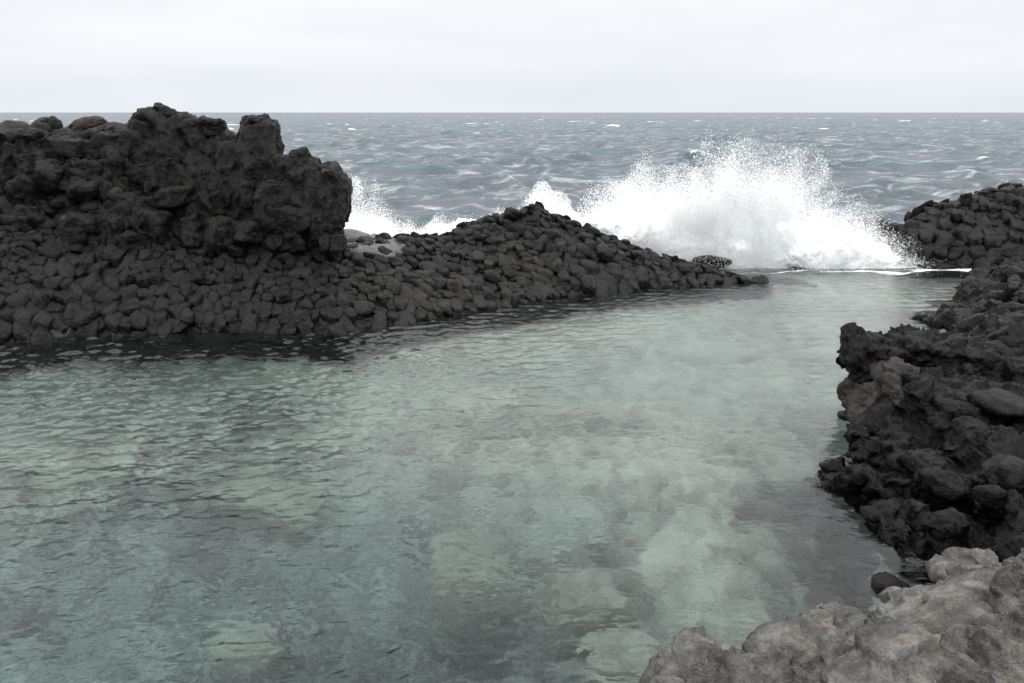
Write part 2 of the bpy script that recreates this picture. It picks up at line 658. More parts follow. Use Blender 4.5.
# ------------------------------------------------------------------ shores
class Shore:
    """a bank given by its water line and, at each station, how far and how high it climbs"""

    def __init__(self, stations, side=1, back=2.2, flat=0.0, power=0.8):
        self.p = np.array([s[0][:2] for s in stations])
        self.w = np.array([s[1] for s in stations])
        self.h = np.array([s[2] for s in stations])
        self.flat = np.array([s[3] if len(s) > 3 else flat for s in stations])
        self.side, self.back, self.power = side, back, power

    def coords(self, q):
        best = np.full(len(q), 1e9)
        sd = np.zeros(len(q))
        st = np.zeros(len(q))
        for k in range(len(self.p) - 1):
            a, b = self.p[k], self.p[k + 1]
            ab = b - a
            t = np.clip(((q - a) @ ab) / (ab @ ab), 0, 1)
            c = a + t[:, None] * ab
            dv = q - c
            d = np.sqrt((dv ** 2).sum(1))
            s = np.sign(ab[0] * dv[:, 1] - ab[1] * dv[:, 0]) * self.side
            m = d < best
            best = np.where(m, d, best)
            sd = np.where(m, d * s, sd)
            st = np.where(m, k + t, st)
        return sd, st

    def height(self, q):
        d, s = self.coords(q)
        k = np.arange(len(self.p))
        w, h, fl = (np.interp(s, k, a) for a in (self.w, self.h, self.flat))
        w = np.maximum(w, 0.2)
        t = d / w
        up = h * np.clip(t, 0, 1) ** self.power
        bk = np.clip((d - w - fl) / self.back, 0, 2)
        up = up - (h + 0.9) * np.minimum(bk ** 1.5, 1.3)
        z = np.where(d < 0, np.maximum(d * 2.2, -3.5), up)
        return z, d, s, w


A = Shore([
    (P(-330, 362), 3.0, 2.1, 5.0), (P(-150, 352), 3.0, 2.0, 5.0), (P(0, 345), 2.9, 1.85, 5.0), (P(70, 336), 2.8, 1.8, 5.0),
    (P(130, 336), 2.7, 1.75, 5.0), (P(230, 331), 2.7, 1.6, 4.5), (P(340, 334), 2.9, 1.35, 2.0), (P(440, 318), 3.0, 1.36, 0.4),
    (P(520, 305), 3.2, 1.30, 0.0), (P(562, 297), 3.0, 1.70, 0.0), (P(584, 294.5), 2.85, 1.93, 0.0), (P(612, 292), 2.6, 1.55, 0.0), (P(650, 289), 2.0, 1.05, 0.0),
    (P(690, 286), 1.3, 0.55, 0.0), (P(722, 284.5), 0.75, 0.24, 0.0), (P(746, 283.5), 0.25, 0.02, 0.0)])
C = Shore([
    (P(882, 263), 0.9, 1.0, 0.4), (P(902, 265.5), 1.5, 1.42, 0.5), (P(950, 268), 2.1, 1.62, 0.8), (P(990, 270), 2.5, 1.95, 1.0), (P(1040, 272), 2.6, 2.1, 1.0),
    (P(1130, 274), 2.8, 2.25, 1.0), (P(1300, 276), 2.8, 2.3, 1.0)], power=0.72)
D = Shore([
    (P(1080, 268), 3.0, 1.0, 3.0), (P(1000, 274), 2.6, 0.95, 3.0), (P(966, 296), 2.4, 1.0, 4.0), (P(938, 332), 2.4, 1.1, 4.0), (P(930, 360), 2.0, 1.1, 4.0)], power=0.6)


def terrain(shore, x0, x1, y0, y1, step, drop, seed, dmin=-0.9, zmin=-1.2):
    nx, ny = int((x1 - x0) / step) + 1, int((y1 - y0) / step) + 1
    X, Y = np.meshgrid(np.linspace(x0, x1, nx), np.linspace(y0, y1, ny))
    q = np.stack([X.ravel(), Y.ravel()], 1)
    z, d, s, w = shore.height(q)
    z = z - drop + 0.06 * fbm(xy(q[:, 0], q[:, 1]) * 1.7, 3, seed)
    i = np.arange(nx * ny).reshape(ny, nx)
    f = np.stack([i[:-1, :-1], i[:-1, 1:], i[1:, 1:], i[1:, :-1]], -1).reshape(-1, 4)
    keep = (d[f].min(1) > dmin) & (z[f].max(1) > zmin)
    f = f[keep]
    used = np.unique(f)
    remap = np.zeros(nx * ny, dtype=np.int64)
    remap[used] = np.arange(len(used))
    return new_mesh('bedrock', np.stack([q[used, 0], q[used, 1], z[used]], 1), remap[f])


tag(link('bedrock', terrain(A, -19, 8.5, 12, 30, 0.14, 0.13, 3), M_BED), kind='structure')
tag(link('bedrock', terrain(C, 10, 26, 22, 32, 0.14, 0.13, 4), M_BED), kind='structure')


# ------------------------------------------------------------------ column heads: packed cells
def scatter(shore, x0, x1, y0, y1, dlo, dhi, rmin, rmax, seed, shrink=0.35):
    r = np.random.default_rng(seed)
    n = int((x1 - x0) * (y1 - y0) / (rmin * rmin) * 5)
    q = np.stack([r.uniform(x0, x1, n), r.uniform(y0, y1, n)], 1)
    z, d, s, w = shore.height(q)
    ok = (d > dlo) & (d < w + dhi) & (z > -0.35)
    q = q[ok]
    sz = 0.5 + 0.5 * vnoise(xy(q[:, 0], q[:, 1]) * 0.55, seed)
    rr = rmin + (rmax - rmin) * np.clip(0.5 * sz + 0.5 * r.random(len(q)), 0, 1)
    rr *= 1 - shrink * np.clip(d[ok] / w[ok], 0, 1)
    cell = rmax
    grid, out, orad = {}, [], []
    for (x, y), ri in zip(q, rr):
        gx, gy = int(x // cell), int(y // cell)
        bad = False
        for a in range(gx - 1, gx + 2):
            for b in range(gy - 1, gy + 2):
                for k in grid.get((a, b), ()):
                    if (out[k][0] - x) ** 2 + (out[k][1] - y) ** 2 < (0.5 * (ri + orad[k])) ** 2:
                        bad = True
                        break
                if bad: break
            if bad: break
        if not bad:
            grid.setdefault((gx, gy), []).append(len(out))
            out.append((x, y))
            orad.append(ri)
    return np.array(out), np.array(orad)


def cells(pts, R):
    g = {}
    for k, (x, y) in enumerate(pts):
        g.setdefault((int(x // R), int(y // R)), []).append(k)
    res = []
    for k, (x, y) in enumerate(pts):
        poly = [(x + 0.42 * R * math.cos(t * math.pi / 4), y + 0.42 * R * math.sin(t * math.pi / 4)) for t in range(8)]
        gx, gy = int(x // R), int(y // R)
        for a in range(gx - 1, gx + 2):
            for b in range(gy - 1, gy + 2):
                for j in g.get((a, b), ()):
                    if j == k: continue
                    nx, ny = pts[j][0] - x, pts[j][1] - y
                    c = 0.5 * (nx * (x + pts[j][0]) + ny * (y + pts[j][1]))
                    new = []
                    for i in range(len(poly)):
                        p, q = poly[i], poly[(i + 1) % len(poly)]
                        dp, dq = nx * p[0] + ny * p[1] - c, nx * q[0] + ny * q[1] - c
                        if dp <= 0: new.append(p)
                        if (dp < 0) != (dq < 0):
                            t = dp / (dp - dq)
                            new.append((p[0] + t * (q[0] - p[0]), p[1] + t * (q[1] - p[1])))
                    poly = new
                    if len(poly) < 3: break
        res.append(np.array(poly))
    return res


RINGS = [(0.86, -1.6), (0.95, -0.6), (1.0, -0.1), (0.99, 0.10), (0.95, 0.20), (0.85, 0.26), (0.62, 0.30), (0.32, 0.32)]
NSEG = 18
_rf = []
for a in range(len(RINGS) - 1):
    for b in range(NSEG):
        c = (b + 1) % NSEG
        _rf.append((a * NSEG + b, a * NSEG + c, (a + 1) * NSEG + c, (a + 1) * NSEG + b))
_rt = [((len(RINGS) - 1) * NSEG + b, (len(RINGS) - 1) * NSEG + (b + 1) % NSEG, len(RINGS) * NSEG) for b in range(NSEG)]
RF, RT = np.array(_rf), np.array(_rt)


def stone(poly, c, grad, rng, seed, gap, dome):
    """one column head filling its cell: rounded corners, domed and tilted top; local coordinates"""
    p = poly - c
    angular = rng.random() < 0.5
    R = math.sqrt(max(0.5 * abs(np.sum(p[:, 0] * np.roll(p[:, 1], -1) - p[:, 1] * np.roll(p[:, 0], -1))), 1e-4) / math.pi)
    for _ in range(1 if rng.random() < 0.6 else 2):
        n = np.roll(p, -1, 0)
        p = np.stack([0.84 * p + 0.16 * n, 0.16 * p + 0.84 * n], 1).reshape(-1, 2)
    n = np.roll(p, -1, 0)
    L = np.sqrt(((n - p) ** 2).sum(1))
    cum = np.concatenate([[0], np.cumsum(L)])
    t = np.linspace(0, cum[-1], NSEG, endpoint=False)
    pp = np.concatenate([p, p[:1]])
    o = np.stack([np.interp(t, cum, pp[:, 0]), np.interp(t, cum, pp[:, 1])], 1)
    o *= max(0.6, 1 - gap / R)
    v = []
    tilt = rng.uniform(0.62, 0.95)
    gx, gy = grad * tilt + rng.normal(0, 0.12, 2)
    for (rr, zz) in RINGS:
        q = o * rr
        z = zz * R * dome + (gx * q[:, 0] + gy * q[:, 1] if zz > -1 else 0)
        v.append(np.column_stack([q, np.zeros(NSEG) + z]))
    v.append(np.array([[0, 0, 0.33 * R * dome]]))
    v = np.concatenate(v)
    nv = v / R
    d = fbm(nv * 1.1 + seed * 1.37, 3, seed % 100) * 0.2 * R
    ln = np.linalg.norm(v * np.array([1, 1, 0.8]), axis=1) + 1e-6
    v = v + v / ln[:, None] * d[:, None]
    if angular:
        vv, ff = block(seed, 3, 0.035, 0.05, 6, 0.22)
        ext = np.abs(o).max(0)
        vv = vv * np.array([ext[0] * 1.2, ext[1] * 1.2, R * rng.uniform(0.8, 1.1)])
        vv = vv @ rot(rng.normal(0, 0.2), rng.normal(0, 0.2), 0).T
        vv[:, 2] += tilt * (grad[0] * vv[:, 0] + grad[1] * vv[:, 1]) - 0.25 * R
        return vv, R, [ff]
    return v, R, [RF, RT]


STONES = []


def lay(shore, pts, seed, gap, dome, region, jitter):
    r = np.random.default_rng(seed)
    cl = cells(pts, 0.6)
    z, d, s, w = shore.height(pts)
    e = 0.12
    gx = (shore.height(pts + [e, 0])[0] - shore.height(pts - [e, 0])[0]) / (2 * e)
    gy = (shore.height(pts + [0, e])[0] - shore.height(pts - [0, e])[0]) / (2 * e)
    tone = vnoise(xy(pts[:, 0], pts[:, 1]) * 0.5, seed + 3)
    for k in range(len(pts)):
        if len(cl[k]) < 3: continue
        g = np.array([gx[k], gy[k]])
        gl = np.linalg.norm(g)
        if gl > 1.1: g *= 1.1 / gl
        v, R, fc = stone(cl[k], pts[k], g, r, seed * 1000 + k, gap, dome * r.uniform(0.8, 1.25))
        STONES.append(dict(v=v, f=fc, R=R, c=np.array([pts[k][0], pts[k][1], z[k] + r.normal(0, jitter) - 0.02]), d=d[k], w=w[k], s=s[k], region=region, tone=tone[k] + r.normal(0, 0.25), g=g))


ptsA, _ = scatter(A, -15.5, 8.0, 14.5, 27, -0.28, 0.35, 0.155, 0.30, 11)
lay(A, ptsA, 11, 0.004, 1.0, 'A', 0.05)
ptsC, _ = scatter(C, 11, 24, 24, 31, -0.2, 0.9, 0.19, 0.34, 12, 0.15)
lay(C, ptsC, 12, 0.005, 1.2, 'C', 0.08)

for i, st in enumerate(STONES):
    u, v, zc = project(st['c'])
    st['u'], st['vv'] = float(u), float(v)
    view = np.array([0, 0, CAM_Z]) - st['c']
    view /= np.linalg.norm(view)
    n = np.array([-st['g'][0], -st['g'][1], 1.0])
    n /= np.linalg.norm(n)
    facing = max(0.0, float(n @ view))
    vis = 0 < u < W and 0 < v < H and st['c'][2] > -0.02 and st['d'] < st['w'] * 0.97
    if st['region'] == 'A' and (st['s'] < 6 and st['d'] > st['w'] * 0.78): vis = False
    if st['region'] == 'C' and u > 985 and v > 250: vis = False
    st['score'] = (st['R'] / zc) ** 2 * facing if vis else 0
order = sorted(range(len(STONES)), key=lambda k: -STONES[k]['score'])
PICK = set(k for k in order[:296] if STONES[k]['score'] > 0)


def stone_words(st):
    h, t = st['d'] / st['w'], st['tone']
    if st['region'] == 'C':
        g = 'column heads of the far mound'
        return ('black basalt stone in the far mound across the pool mouth, ' + ('near its crest' if h > 0.62 else 'on its steep face' if h > 0.25 else 'at its foot'), g)
    if st['s'] < 6.1:
        g = 'column heads of the bank below the crag'
        return ('dark basalt column head in the bank below the tall crag, ' + ("at water's edge" if h < 0.22 else 'midway up' if h < 0.6 else 'near the rim'), g)
    g = 'column heads of the low mound'
    if st['mat'] is M_RUST:
        return ('rusty brown basalt column head among grey ones on the low mound by the breaking wave', g)
    if st['mat'] is M_COLUMN_L:
        return ('paler grey basalt column head on the low mound by the wave, ' + ("at water's edge" if h < 0.22 else 'on its flank' if h < 0.7 else 'near its crest'), g)
    return ('dark grey basalt column head on the low mound by the wave, ' + ("at water's edge" if h < 0.22 else 'on its flank' if h < 0.7 else 'near its crest'), g)


rest = {}
for k, st in enumerate(STONES):
    t = st['tone']
    onmound = st['region'] == 'A' and st['s'] > 6.3
    rusty = onmound and 0.15 < st['d'] / st['w'] < 0.6 and 440 < st['u'] < 590 and (k * 7919) % 100 < 17
    st['mat'] = M_RUST if rusty else (M_COLUMN_L if onmound and t > 0.1 else M_COLUMN)
    if k in PICK:
        me = new_mesh('basalt_stone', st['v'], st['f'])
        o = link('basalt_stone', me, st['mat'], loc=st['c'])
        lb, gr = stone_words(st)
        tag(o, lb, 'column head' if st['region'] == 'A' else 'stone', gr)
    else:
        rest.setdefault(st['mat'].name, []).append(st)
hv, hf, hm, mats, n0 = [], {3: [], 4: []}, {3: [], 4: []}, [], 0
for mi, (mn, L) in enumerate(rest.items()):
    mats.append(bpy.data.materials[mn])
    for st in L:
        hv.append(st['v'] + st['c'])
        for a in st['f']:
            hf[a.shape[1]].append(a + n0)
            hm[a.shape[1]].append(np.full(len(a), mi))
        n0 += len(st['v'])
me = new_mesh('column_field', np.concatenate(hv), [np.concatenate(hf[4]), np.concatenate(hf[3])])
for m_ in mats: me.materials.append(m_)
me.polygons.foreach_set('material_index', np.concatenate(hm[4] + hm[3]).astype(np.int32))
tag(link('column_field', me, None), 'smaller dark basalt column heads filling in the banks around the pool', 'column heads', kind='stuff')

# ------------------------------------------------------------------ the tall crag
TOPU = [-260, -60, 0, 15, 30, 57, 70, 103, 110, 137, 143, 160, 179, 183, 198, 222, 226, 236, 240, 251, 268, 276, 297, 306, 316, 335, 346]
TOPV = [125, 124, 124, 122, 124, 121, 126, 122, 128, 122, 114, 108, 112, 124, 121, 126, 138, 138, 130, 122, 128, 149, 151, 155, 162, 172, 192]


def slopeY(u, v):
    t = np.clip((245 - v) / 125, -0.1, 1.05)
    return 19.7 + 1.9 * t - 0.25 * np.clip((u - 230) / 100, 0, 1)


def blk(hp, u, v, w, h, dep, seed, Y=None, e=None, planes=12, soft=0.04, lump=0.04, sub=4):
    Y = slopeY(u, v) if Y is None else Y
    c = Q(u, v, Y)
    k = px(c)
    r = np.random.default_rng(seed)
    if e is None: e = (r.normal(0, 0.1), r.normal(0, 0.12), r.uniform(-0.3, 0.3))
    if planes:
        hp.rock(seed, c, (w * 0.5 * k * 1.08, dep * 0.5, h * 0.5 * k * 1.08), e, sub, planes, soft, lump)
    else:
        hp.block(seed, c, (w * 0.5 * k * 1.1, dep * 0.55, h * 0.5 * k * 1.1), e, sub, soft, lump)


crag = empty('basalt_crag', Q(180, 245, 20.5))
tag(crag, 'tall jagged black basalt crag rising above the horizon over the column bank', 'crag')
CB = crag.location


def finish(me, name, m, parent):
    p = co(me) - np.array(parent.location)
    me.vertices.foreach_set('co', np.ascontiguousarray(p, dtype=np.float32).ravel())
    me.update()
    return link(name, me, m, parent)


hp = Heap()
for k, (u, v, w, h, dep, Y) in enumerate([
        (-230, 190, 240, 120, 3.6, 22.2), (-60, 192, 240, 120, 3.6, 22.2), (90, 192, 230, 115, 3.4, 22.1), (185, 190, 150, 130, 2.8, 21.7), (255, 200, 120, 100, 2.4, 21.3),
        (110, 150, 120, 50, 2.2, 22.3), (20, 155, 130, 55, 2.2, 22.4), (-90, 152, 150, 55, 2.2, 22.4), (196, 152, 60, 50, 1.6, 21.9), (130, 230, 220, 60, 2.5, 20.9), (-40, 240, 240, 60, 2.5, 20.9)]):
    blk(hp, u, v, w, h, dep, 100 + k, Y, (0, 0, 0), sub=6)
r = np.random.default_rng(5)
for k in range(330):
    u = r.uniform(-120, 300)
    w, h = r.uniform(12, 40), r.uniform(11, 30)
    if u > 120: w, h = r.uniform(12, 36), r.uniform(16, 48)
    top = np.interp(np.linspace(u - w * 0.55, u + w * 0.55, 9), TOPU, TOPV).max()
    v = max(r.uniform(top + 8, 244), top + h * 0.55 + 5)
    blk(hp, u, v, w, h, r.uniform(0.5, 1.1), 300 + k, slopeY(u, v) + r.normal(0.12, 0.16), planes=0, soft=0.012, lump=0.025, sub=4)
finish(weather(pile(hp), 0.03, 1.5, 0.012, 6.0, 0.0, 1.7, 1, fac=((5.0, 0.016, 0.22), (11.0, 0.007, 0.15))), 'rock_wall', M_CRAG, crag)

hp = Heap()
for k, (u, v, w, h, dep, Y, e) in enumerate([
        (161, 138, 44, 58, 1.1, 21.35, (0.1, 0.05, 0)), (150, 150, 36, 56, 1.0, 21.2, (0, 0.1, 0.2)), (176, 146, 34, 56, 1.0, 21.2, (0, -0.15, -0.2)), (165, 118, 32, 22, 0.7, 21.4, (0, 0.2, 0)), (154, 120, 22, 24, 0.7, 21.4, (0, -0.3, 0)), (173, 122, 18, 22, 0.6, 21.35, (0, 0.1, 0))]):
    blk(hp, u, v, w, h, dep, 520 + k, Y, e, planes=0, sub=5, soft=0.012, lump=0.025)
finish(weather(pile(hp), 0.02, 2.0, 0.012, 6.0, 0.0, 1.8, 2, fac=((5.0, 0.016, 0.22), (11.0, 0.007, 0.15))), 'peak', M_CRAG, crag)

hp = Heap()
for k, (u, v, w, h, dep, Y, e) in enumerate([
        (204, 127, 42, 17, 0.9, 21.2, (0, -0.08, 0)), (190, 126, 22, 20, 0.8, 21.3, (0, 0.1, 0)), (198, 138, 36, 26, 0.8, 21.3, (0, 0.05, 0.1)), (206, 160, 30, 44, 0.8, 21.1, (0, 0, 0.3)), (228, 148, 20, 26, 0.6, 21.3, (0, 0, 0.1))]):
    blk(hp, u, v, w, h, dep, 540 + k, Y, e, planes=0, sub=5, soft=0.012, lump=0.025)
finish(weather(pile(hp), 0.02, 2.0, 0.012, 6.0, 0.0, 1.8, 3, fac=((5.0, 0.016, 0.22), (11.0, 0.007, 0.15))), 'overhang', M_CRAG, crag)

hp = Heap()
for k, (u, v, w, h, dep, Y, e) in enumerate([
        (258, 150, 36, 66, 0.9, 20.75, (0.05, 0.12, 0.1)), (252, 132, 25, 28, 0.7, 20.8, (0, 0.25, 0)), (266, 142, 20, 42, 0.7, 20.75, (0, -0.12, 0)), (262, 176, 38, 40, 1.0, 20.6, (0, 0.05, 0.2))]):
    blk(hp, u, v, w, h, dep, 560 + k, Y, e, planes=0, sub=5, soft=0.012, lump=0.025)
finish(weather(pile(hp), 0.02, 2.0, 0.010, 6.0, 0.0, 1.8, 4, fac=((5.0, 0.016, 0.22), (11.0, 0.007, 0.15))), 'spire', M_CRAG, crag)

hp = Heap()
for k, (u, v, w, h, dep, Y, e) in enumerate([
        (300, 200, 62, 66, 1.4, 20.75, (0.1, 0.1, 0.15)), (284, 182, 27, 50, 0.8, 20.35, (0.1, 0.15, 0.5)), (303, 182, 26, 38, 0.8, 20.3, (0.2, -0.1, -0.4)), (305, 212, 30, 40, 0.8, 20.1, (0.15, 0.1, 0.5)), (322, 203, 22, 48, 0.7, 20.1, (0.1, -0.1, 0.6)), (286, 168, 30, 30, 0.8, 20.5, (0, 0, 0.2)), (299, 160, 17, 22, 0.6, 20.5, (0, 0.1, 0)), (312, 172, 24, 26, 0.8, 20.5, (0, -0.3, 0.2)),
        (327, 196, 36, 52, 1.1, 20.25, (0.1, -0.1, -0.3)), (333, 184, 22, 36, 0.8, 20.3, (0, -0.2, 0.1)), (320, 226, 38, 46, 0.9, 20.0, (0.05, 0.1, 0.25)), (333, 224, 18, 52, 0.6, 20.1, (0, 0.05, 0)), (290, 222, 50, 38, 1.0, 20.0, (0.15, 0.1, -0.2)), (276, 206, 40, 50, 0.9, 20.1, (0.15, 0.1, 0.3))]):
    blk(hp, u, v, w, h, dep, 580 + k, Y, e, planes=0, sub=5, soft=0.012, lump=0.025)
finish(weather(pile(hp), 0.02, 2.0, 0.010, 6.0, 0.0, 1.5, 6, fac=((5.0, 0.016, 0.22), (11.0, 0.007, 0.15))), 'end_block', M_CRAG, crag)


hp = Heap()
r = np.random.default_rng(63)
for k in range(46):
    u = r.uniform(205, 342)
    blk(hp, u, r.uniform(240, 254), r.uniform(8, 24), r.uniform(7, 17), r.uniform(0.3, 0.6), 640 + k, 19.95 + r.normal(0, 0.12), planes=0, soft=0.012, lump=0.025, sub=4)
finish(weather(pile(hp), 0.02, 2.0, 0.010, 6.0, 0.0, 1.5, 7), 'foot_rubble', M_CRAG, crag)

# ------------------------------------------------------------------ loose boulders
def boulder(u, v, w, h, dep, Y, seed, label, m=None, name='boulder', cat='boulder', group=None, e=(0, 0, 0), soft=0.09, lump=0.07, planes=14, sub=4, small=0.015):
    c = Q(u, v, Y)
    k = px(c)
    vv, f = polyrock(seed, sub, planes, soft, lump)
    vv = (vv * np.array([w * 0.5 * k, dep * 0.5, h * 0.5 * k]) * 1.06) @ rot(*e).T
    vv += small * fbm(vv * 7 + seed, 3, seed % 100)[:, None] * (vv / (np.linalg.norm(vv, axis=1)[:, None] + 1e-6))
    o = link(name, new_mesh(name, vv, f), m or M_BOULDER, loc=c)
    return tag(o, label, cat, group)


SKY = 'boulders along the crag skyline'
boulder(14, 134, 40, 30, 0.9, 22.0, 701, 'round dark boulder at the outer end of the crag skyline', group=SKY)
boulder(40, 135, 34, 28, 0.8, 21.9, 702, 'broad smooth grey boulder slung between two darker ones on the crag skyline', group=SKY, m=M_CRAG)
boulder(45, 127, 26, 22, 0.7, 22.2, 703, 'dark lumpy boulder sitting on the crag skyline beside the flat brown one', group=SKY, m=M_CRAG)
boulder(55, 125, 14, 18, 0.5, 22.1, 704, 'small upright knob of rock on the crag skyline', group=SKY, m=M_CRAG)
boulder(88, 125, 40, 18, 0.9, 22.0, 705, 'flat brownish boulder perched on the crag skyline, tilted to one side', group=SKY, e=(0, -0.2, 0), m=M_RUST)
boulder(117, 130, 34, 18, 0.7, 21.8, 706, 'low dark boulder on the skyline just before the crag peak', group=SKY)
boulder(135, 126, 16, 16, 0.5, 21.8, 707, 'small boulder wedged at the foot of the crag peak', group=SKY, m=M_CRAG)
boulder(70, 148, 46, 30, 0.9, 21.6, 708, 'large slanting grey boulder below the flat brown boulder', group=SKY)
boulder(127, 146, 34, 26, 0.8, 21.1, 709, 'pale topped boulder on the slope beneath the crag peak', group=SKY)
boulder(418, 243, 8, 11, 0.24, 20.6, 711, 'small dark stone standing alone on the rim of the bank by the wet slab', m=M_CRAG)
boulder(908, 218, 9, 14, 0.3, 27.5, 712, 'small upright dark stone at the seaward tip of the far mound', m=M_CRAG)
boulder(919, 219, 14, 13, 0.4, 27.4, 713, 'squat dark stone beside the upright one on the far mound', m=M_CRAG)
boulder(900, 229, 14, 11, 0.4, 27.0, 714, 'low wave-splashed stone at the outer end of the far mound', m=M_CRAG)
boulder(797, 269, 20, 5, 0.4, 25.2, 715, 'low dark rock awash in the foam at the pool mouth', m=M_BLACK)
boulder(938, 266, 46, 7, 0.7, 25.2, 716, 'flat dark rock awash at the foot of the far mound', m=M_BLACK)
boulder(712, 262, 44, 15, 0.7, 25.2, 717, 'dark rock half hidden in spray beyond the tail of the mound', m=M_BLACK)
boulder(512, 213, 17, 11, 0.45, 23.6, 718, 'blocky dark stone on the very top of the low mound', m=M_CRAG, soft=0.03)
boulder(944, 307, 9, 9, 0.22, 20.0, 719, "small round stone at the water's edge below the black bank", m=M_CRAG)

SL = 'boulders lodged on the slope of the crag'
r = np.random.default_rng(21)
got = []
for k in range(600):
    u, v = r.uniform(2, 118), r.uniform(158, 240)
    w = r.uniform(14, 34)
    if any((u - a) ** 2 + ((v - b) * 1.25) ** 2 < (0.43 * (w + c)) ** 2 for a, b, c in got): continue
    got.append((u, v, w))
for k, (u, v, w) in enumerate(got):
    big = 'large' if w > 26 else 'small' if w < 18 else 'middling'
    place = 'high on the slope under the skyline boulders' if v < 182 else 'halfway up the slope below the skyline boulders' if v < 210 else 'low on the slope just above the packed columns'
    pale = r.random() < 0.3
    boulder(u, v, w, w * r.uniform(0.6, 0.8), w * 0.022, slopeY(u, v) - 0.12, 740 + k, f'{big} {"brownish grey" if pale else "dark grey"} boulder {place}', group=SL, e=(0, r.normal(0, 0.3), r.uniform(0, 3)), m=M_BOULDER if pale else M_CRAG, sub=3)

# wet slab between crag and mound
hp = Heap()
c = Q(372, 243, 21.6)
hp.rock(801, c + np.array([0, 0, -0.22]), (1.15, 1.3, 0.42), (0, 0.14, 0.2), 5, 12, 0.05, 0.02)
hp.rock(802, c + np.array([-0.7, 0.5, -0.05]), (0.8, 0.9, 0.32), (0, 0.1, 0.5), 4, 10, 0.05, 0.02)
me = weather(fuse(hp, 0.04), 0.02, 2, 0.012, 6, 0.04, 1.1, 44)
c0 = c - np.array([0, 0, 0.5])
o = empty('rock_slab', c0)
bpy.data.objects.remove(o)
p_ = co(me) - c0
me.vertices.foreach_set('co', np.ascontiguousarray(p_, dtype=np.float32).ravel())
tag(link('rock_slab', me, M_SLAB, loc=c0), 'smooth wet grey rock slab between the tall crag and the low mound', 'rock slab')


# ------------------------------------------------------------------ black lava bank on the pool's far right
def place_fused(hp, voxel, name, m, c0, label, cat, **kw):
    me = weather(fuse(hp, voxel), **kw)
    p_ = co(me) - c0
    me.vertices.foreach_set('co', np.ascontiguousarray(p_, dtype=np.float32).ravel())
    me.update()
    return tag(link(name, me, m, loc=c0), label, cat)


hp = Heap()
r = np.random.default_rng(31)
X = r.uniform(8, 20, 900)
Y = r.uniform(12.5, 25, 900)
q = np.stack([X, Y], 1)
z, d, s, w = D.height(q)
n = 0
kept = []
for k in range(900):
    if not (-0.1 < d[k] < 6) or z[k] < -0.3: continue
    R = r.uniform(0.28, 0.75)
    if any((q[k, 0] - a) ** 2 + (q[k, 1] - b) ** 2 < (0.6 * (R + c)) ** 2 for a, b, c in kept): continue
    kept.append((q[k, 0], q[k, 1], R))
    hp.rock(900 + k, (q[k, 0], q[k, 1], z[k] - R * 0.45), (R * r.uniform(1, 1.5), R * r.uniform(0.9, 1.3), R * r.uniform(0.6, 0.85)), (r.normal(0, 0.15), r.normal(0.1, 0.2), r.uniform(0, 3)), 3, 12, 0.06, 0.07)
for (x, y) in [(11.5, 17), (12.5, 19), (13.5, 21), (15, 23), (14, 16), (16, 19), (17, 22), (12, 14.5)]:
    hp.rock(int(x * 31 + y), (x, y, -0.5), (2.2, 2.0, 1.25), (0, 0, 0.3), 4, 14)
place_fused(hp, 0.055, 'lava_bank', M_BLACK, P(1000, 300), 'rough black lava bank sloping into the pool between the far mound and the near outcrop', 'lava bank',
            big=0.04, fb=1.6, small=0.015, fs=6, seed=60, zs=1.6, fac=((1.8, 0.056, 0.31), (4.5, 0.019, 0.25), (10, 0.004, 0.15)))

# ------------------------------------------------------------------ near black outcrop
oc = empty('lava_outcrop', P(960, 520))
tag(oc, 'near black jagged lava outcrop overhanging the clear pool beside the tan ledge', 'outcrop')


def eb(hp, u, v, w, h, dep, Y, seed, e=(0, 0, 0), planes=0, soft=0.014, lump=0.045, sub=4):
    blk(hp, u, v, w, h, dep, seed, Y, e, planes, soft, lump, sub)


hp = Heap()
for k, a in enumerate([
        (862, 356, 36, 40, 0.7, 12.6, (0, 0.5, 0)), (880, 362, 60, 44, 1.0, 12.6, (0, 0.1, 0.1)), (920, 358, 90, 46, 1.3, 12.8, (0, 0.05, 0.2)), (970, 366, 110, 50, 1.6, 12.8, (0, 0.06, 0)), (1030, 372, 110, 56, 1.8, 12.8, (0, 0.12, 0.1)),
        (1110, 380, 160, 80, 2.2, 12.8, (0, 0.1, 0)), (985, 390, 110, 40, 1.4, 12.3, (0, 0.15, 0.1)), (945, 383, 70, 34, 1.0, 12.3, (0, 0.1, 0)), (1040, 352, 80, 26, 1.0, 13.2, (0, 0.2, 0)), (905, 345, 22, 16, 0.4, 12.7, (0, 0, 0)), (878, 345, 22, 14, 0.4, 12.6, (0, 0.2, 0))]):
    eb(hp, *a[:6], 1000 + k, a[6])
finish(weather(fuse(hp, 0.03), 0.03, 2.0, 0.014, 8, 0.0, 2.0, 70, zs=1.7, fac=((2.6, 0.043, 0.31), (6, 0.013, 0.25), (14, 0.004, 0.18))), 'top_slab', M_BLACK, oc)

hp = Heap()
for k, a in enumerate([
        (880, 402, 52, 70, 1.0, 12.1, (0, 0.75, 0.1)), (898, 412, 70, 52, 1.0, 11.9, (0.2, 0.6, 0.2)), (905, 392, 60, 50, 1.0, 12.2, (0, 0.4, 0))]):
    eb(hp, *a[:6], 1030 + k, a[6], soft=0.04, lump=0.03)
finish(weather(fuse(hp, 0.03), 0.02, 2.0, 0.012, 9, 0.0, 2.0, 71, fac=((2.6, 0.012, 0.31), (6, 0.008, 0.25), (14, 0.004, 0.18))), 'brown_face', M_BROWN, oc)['label'] = 'brown lichen-spotted sloping face'

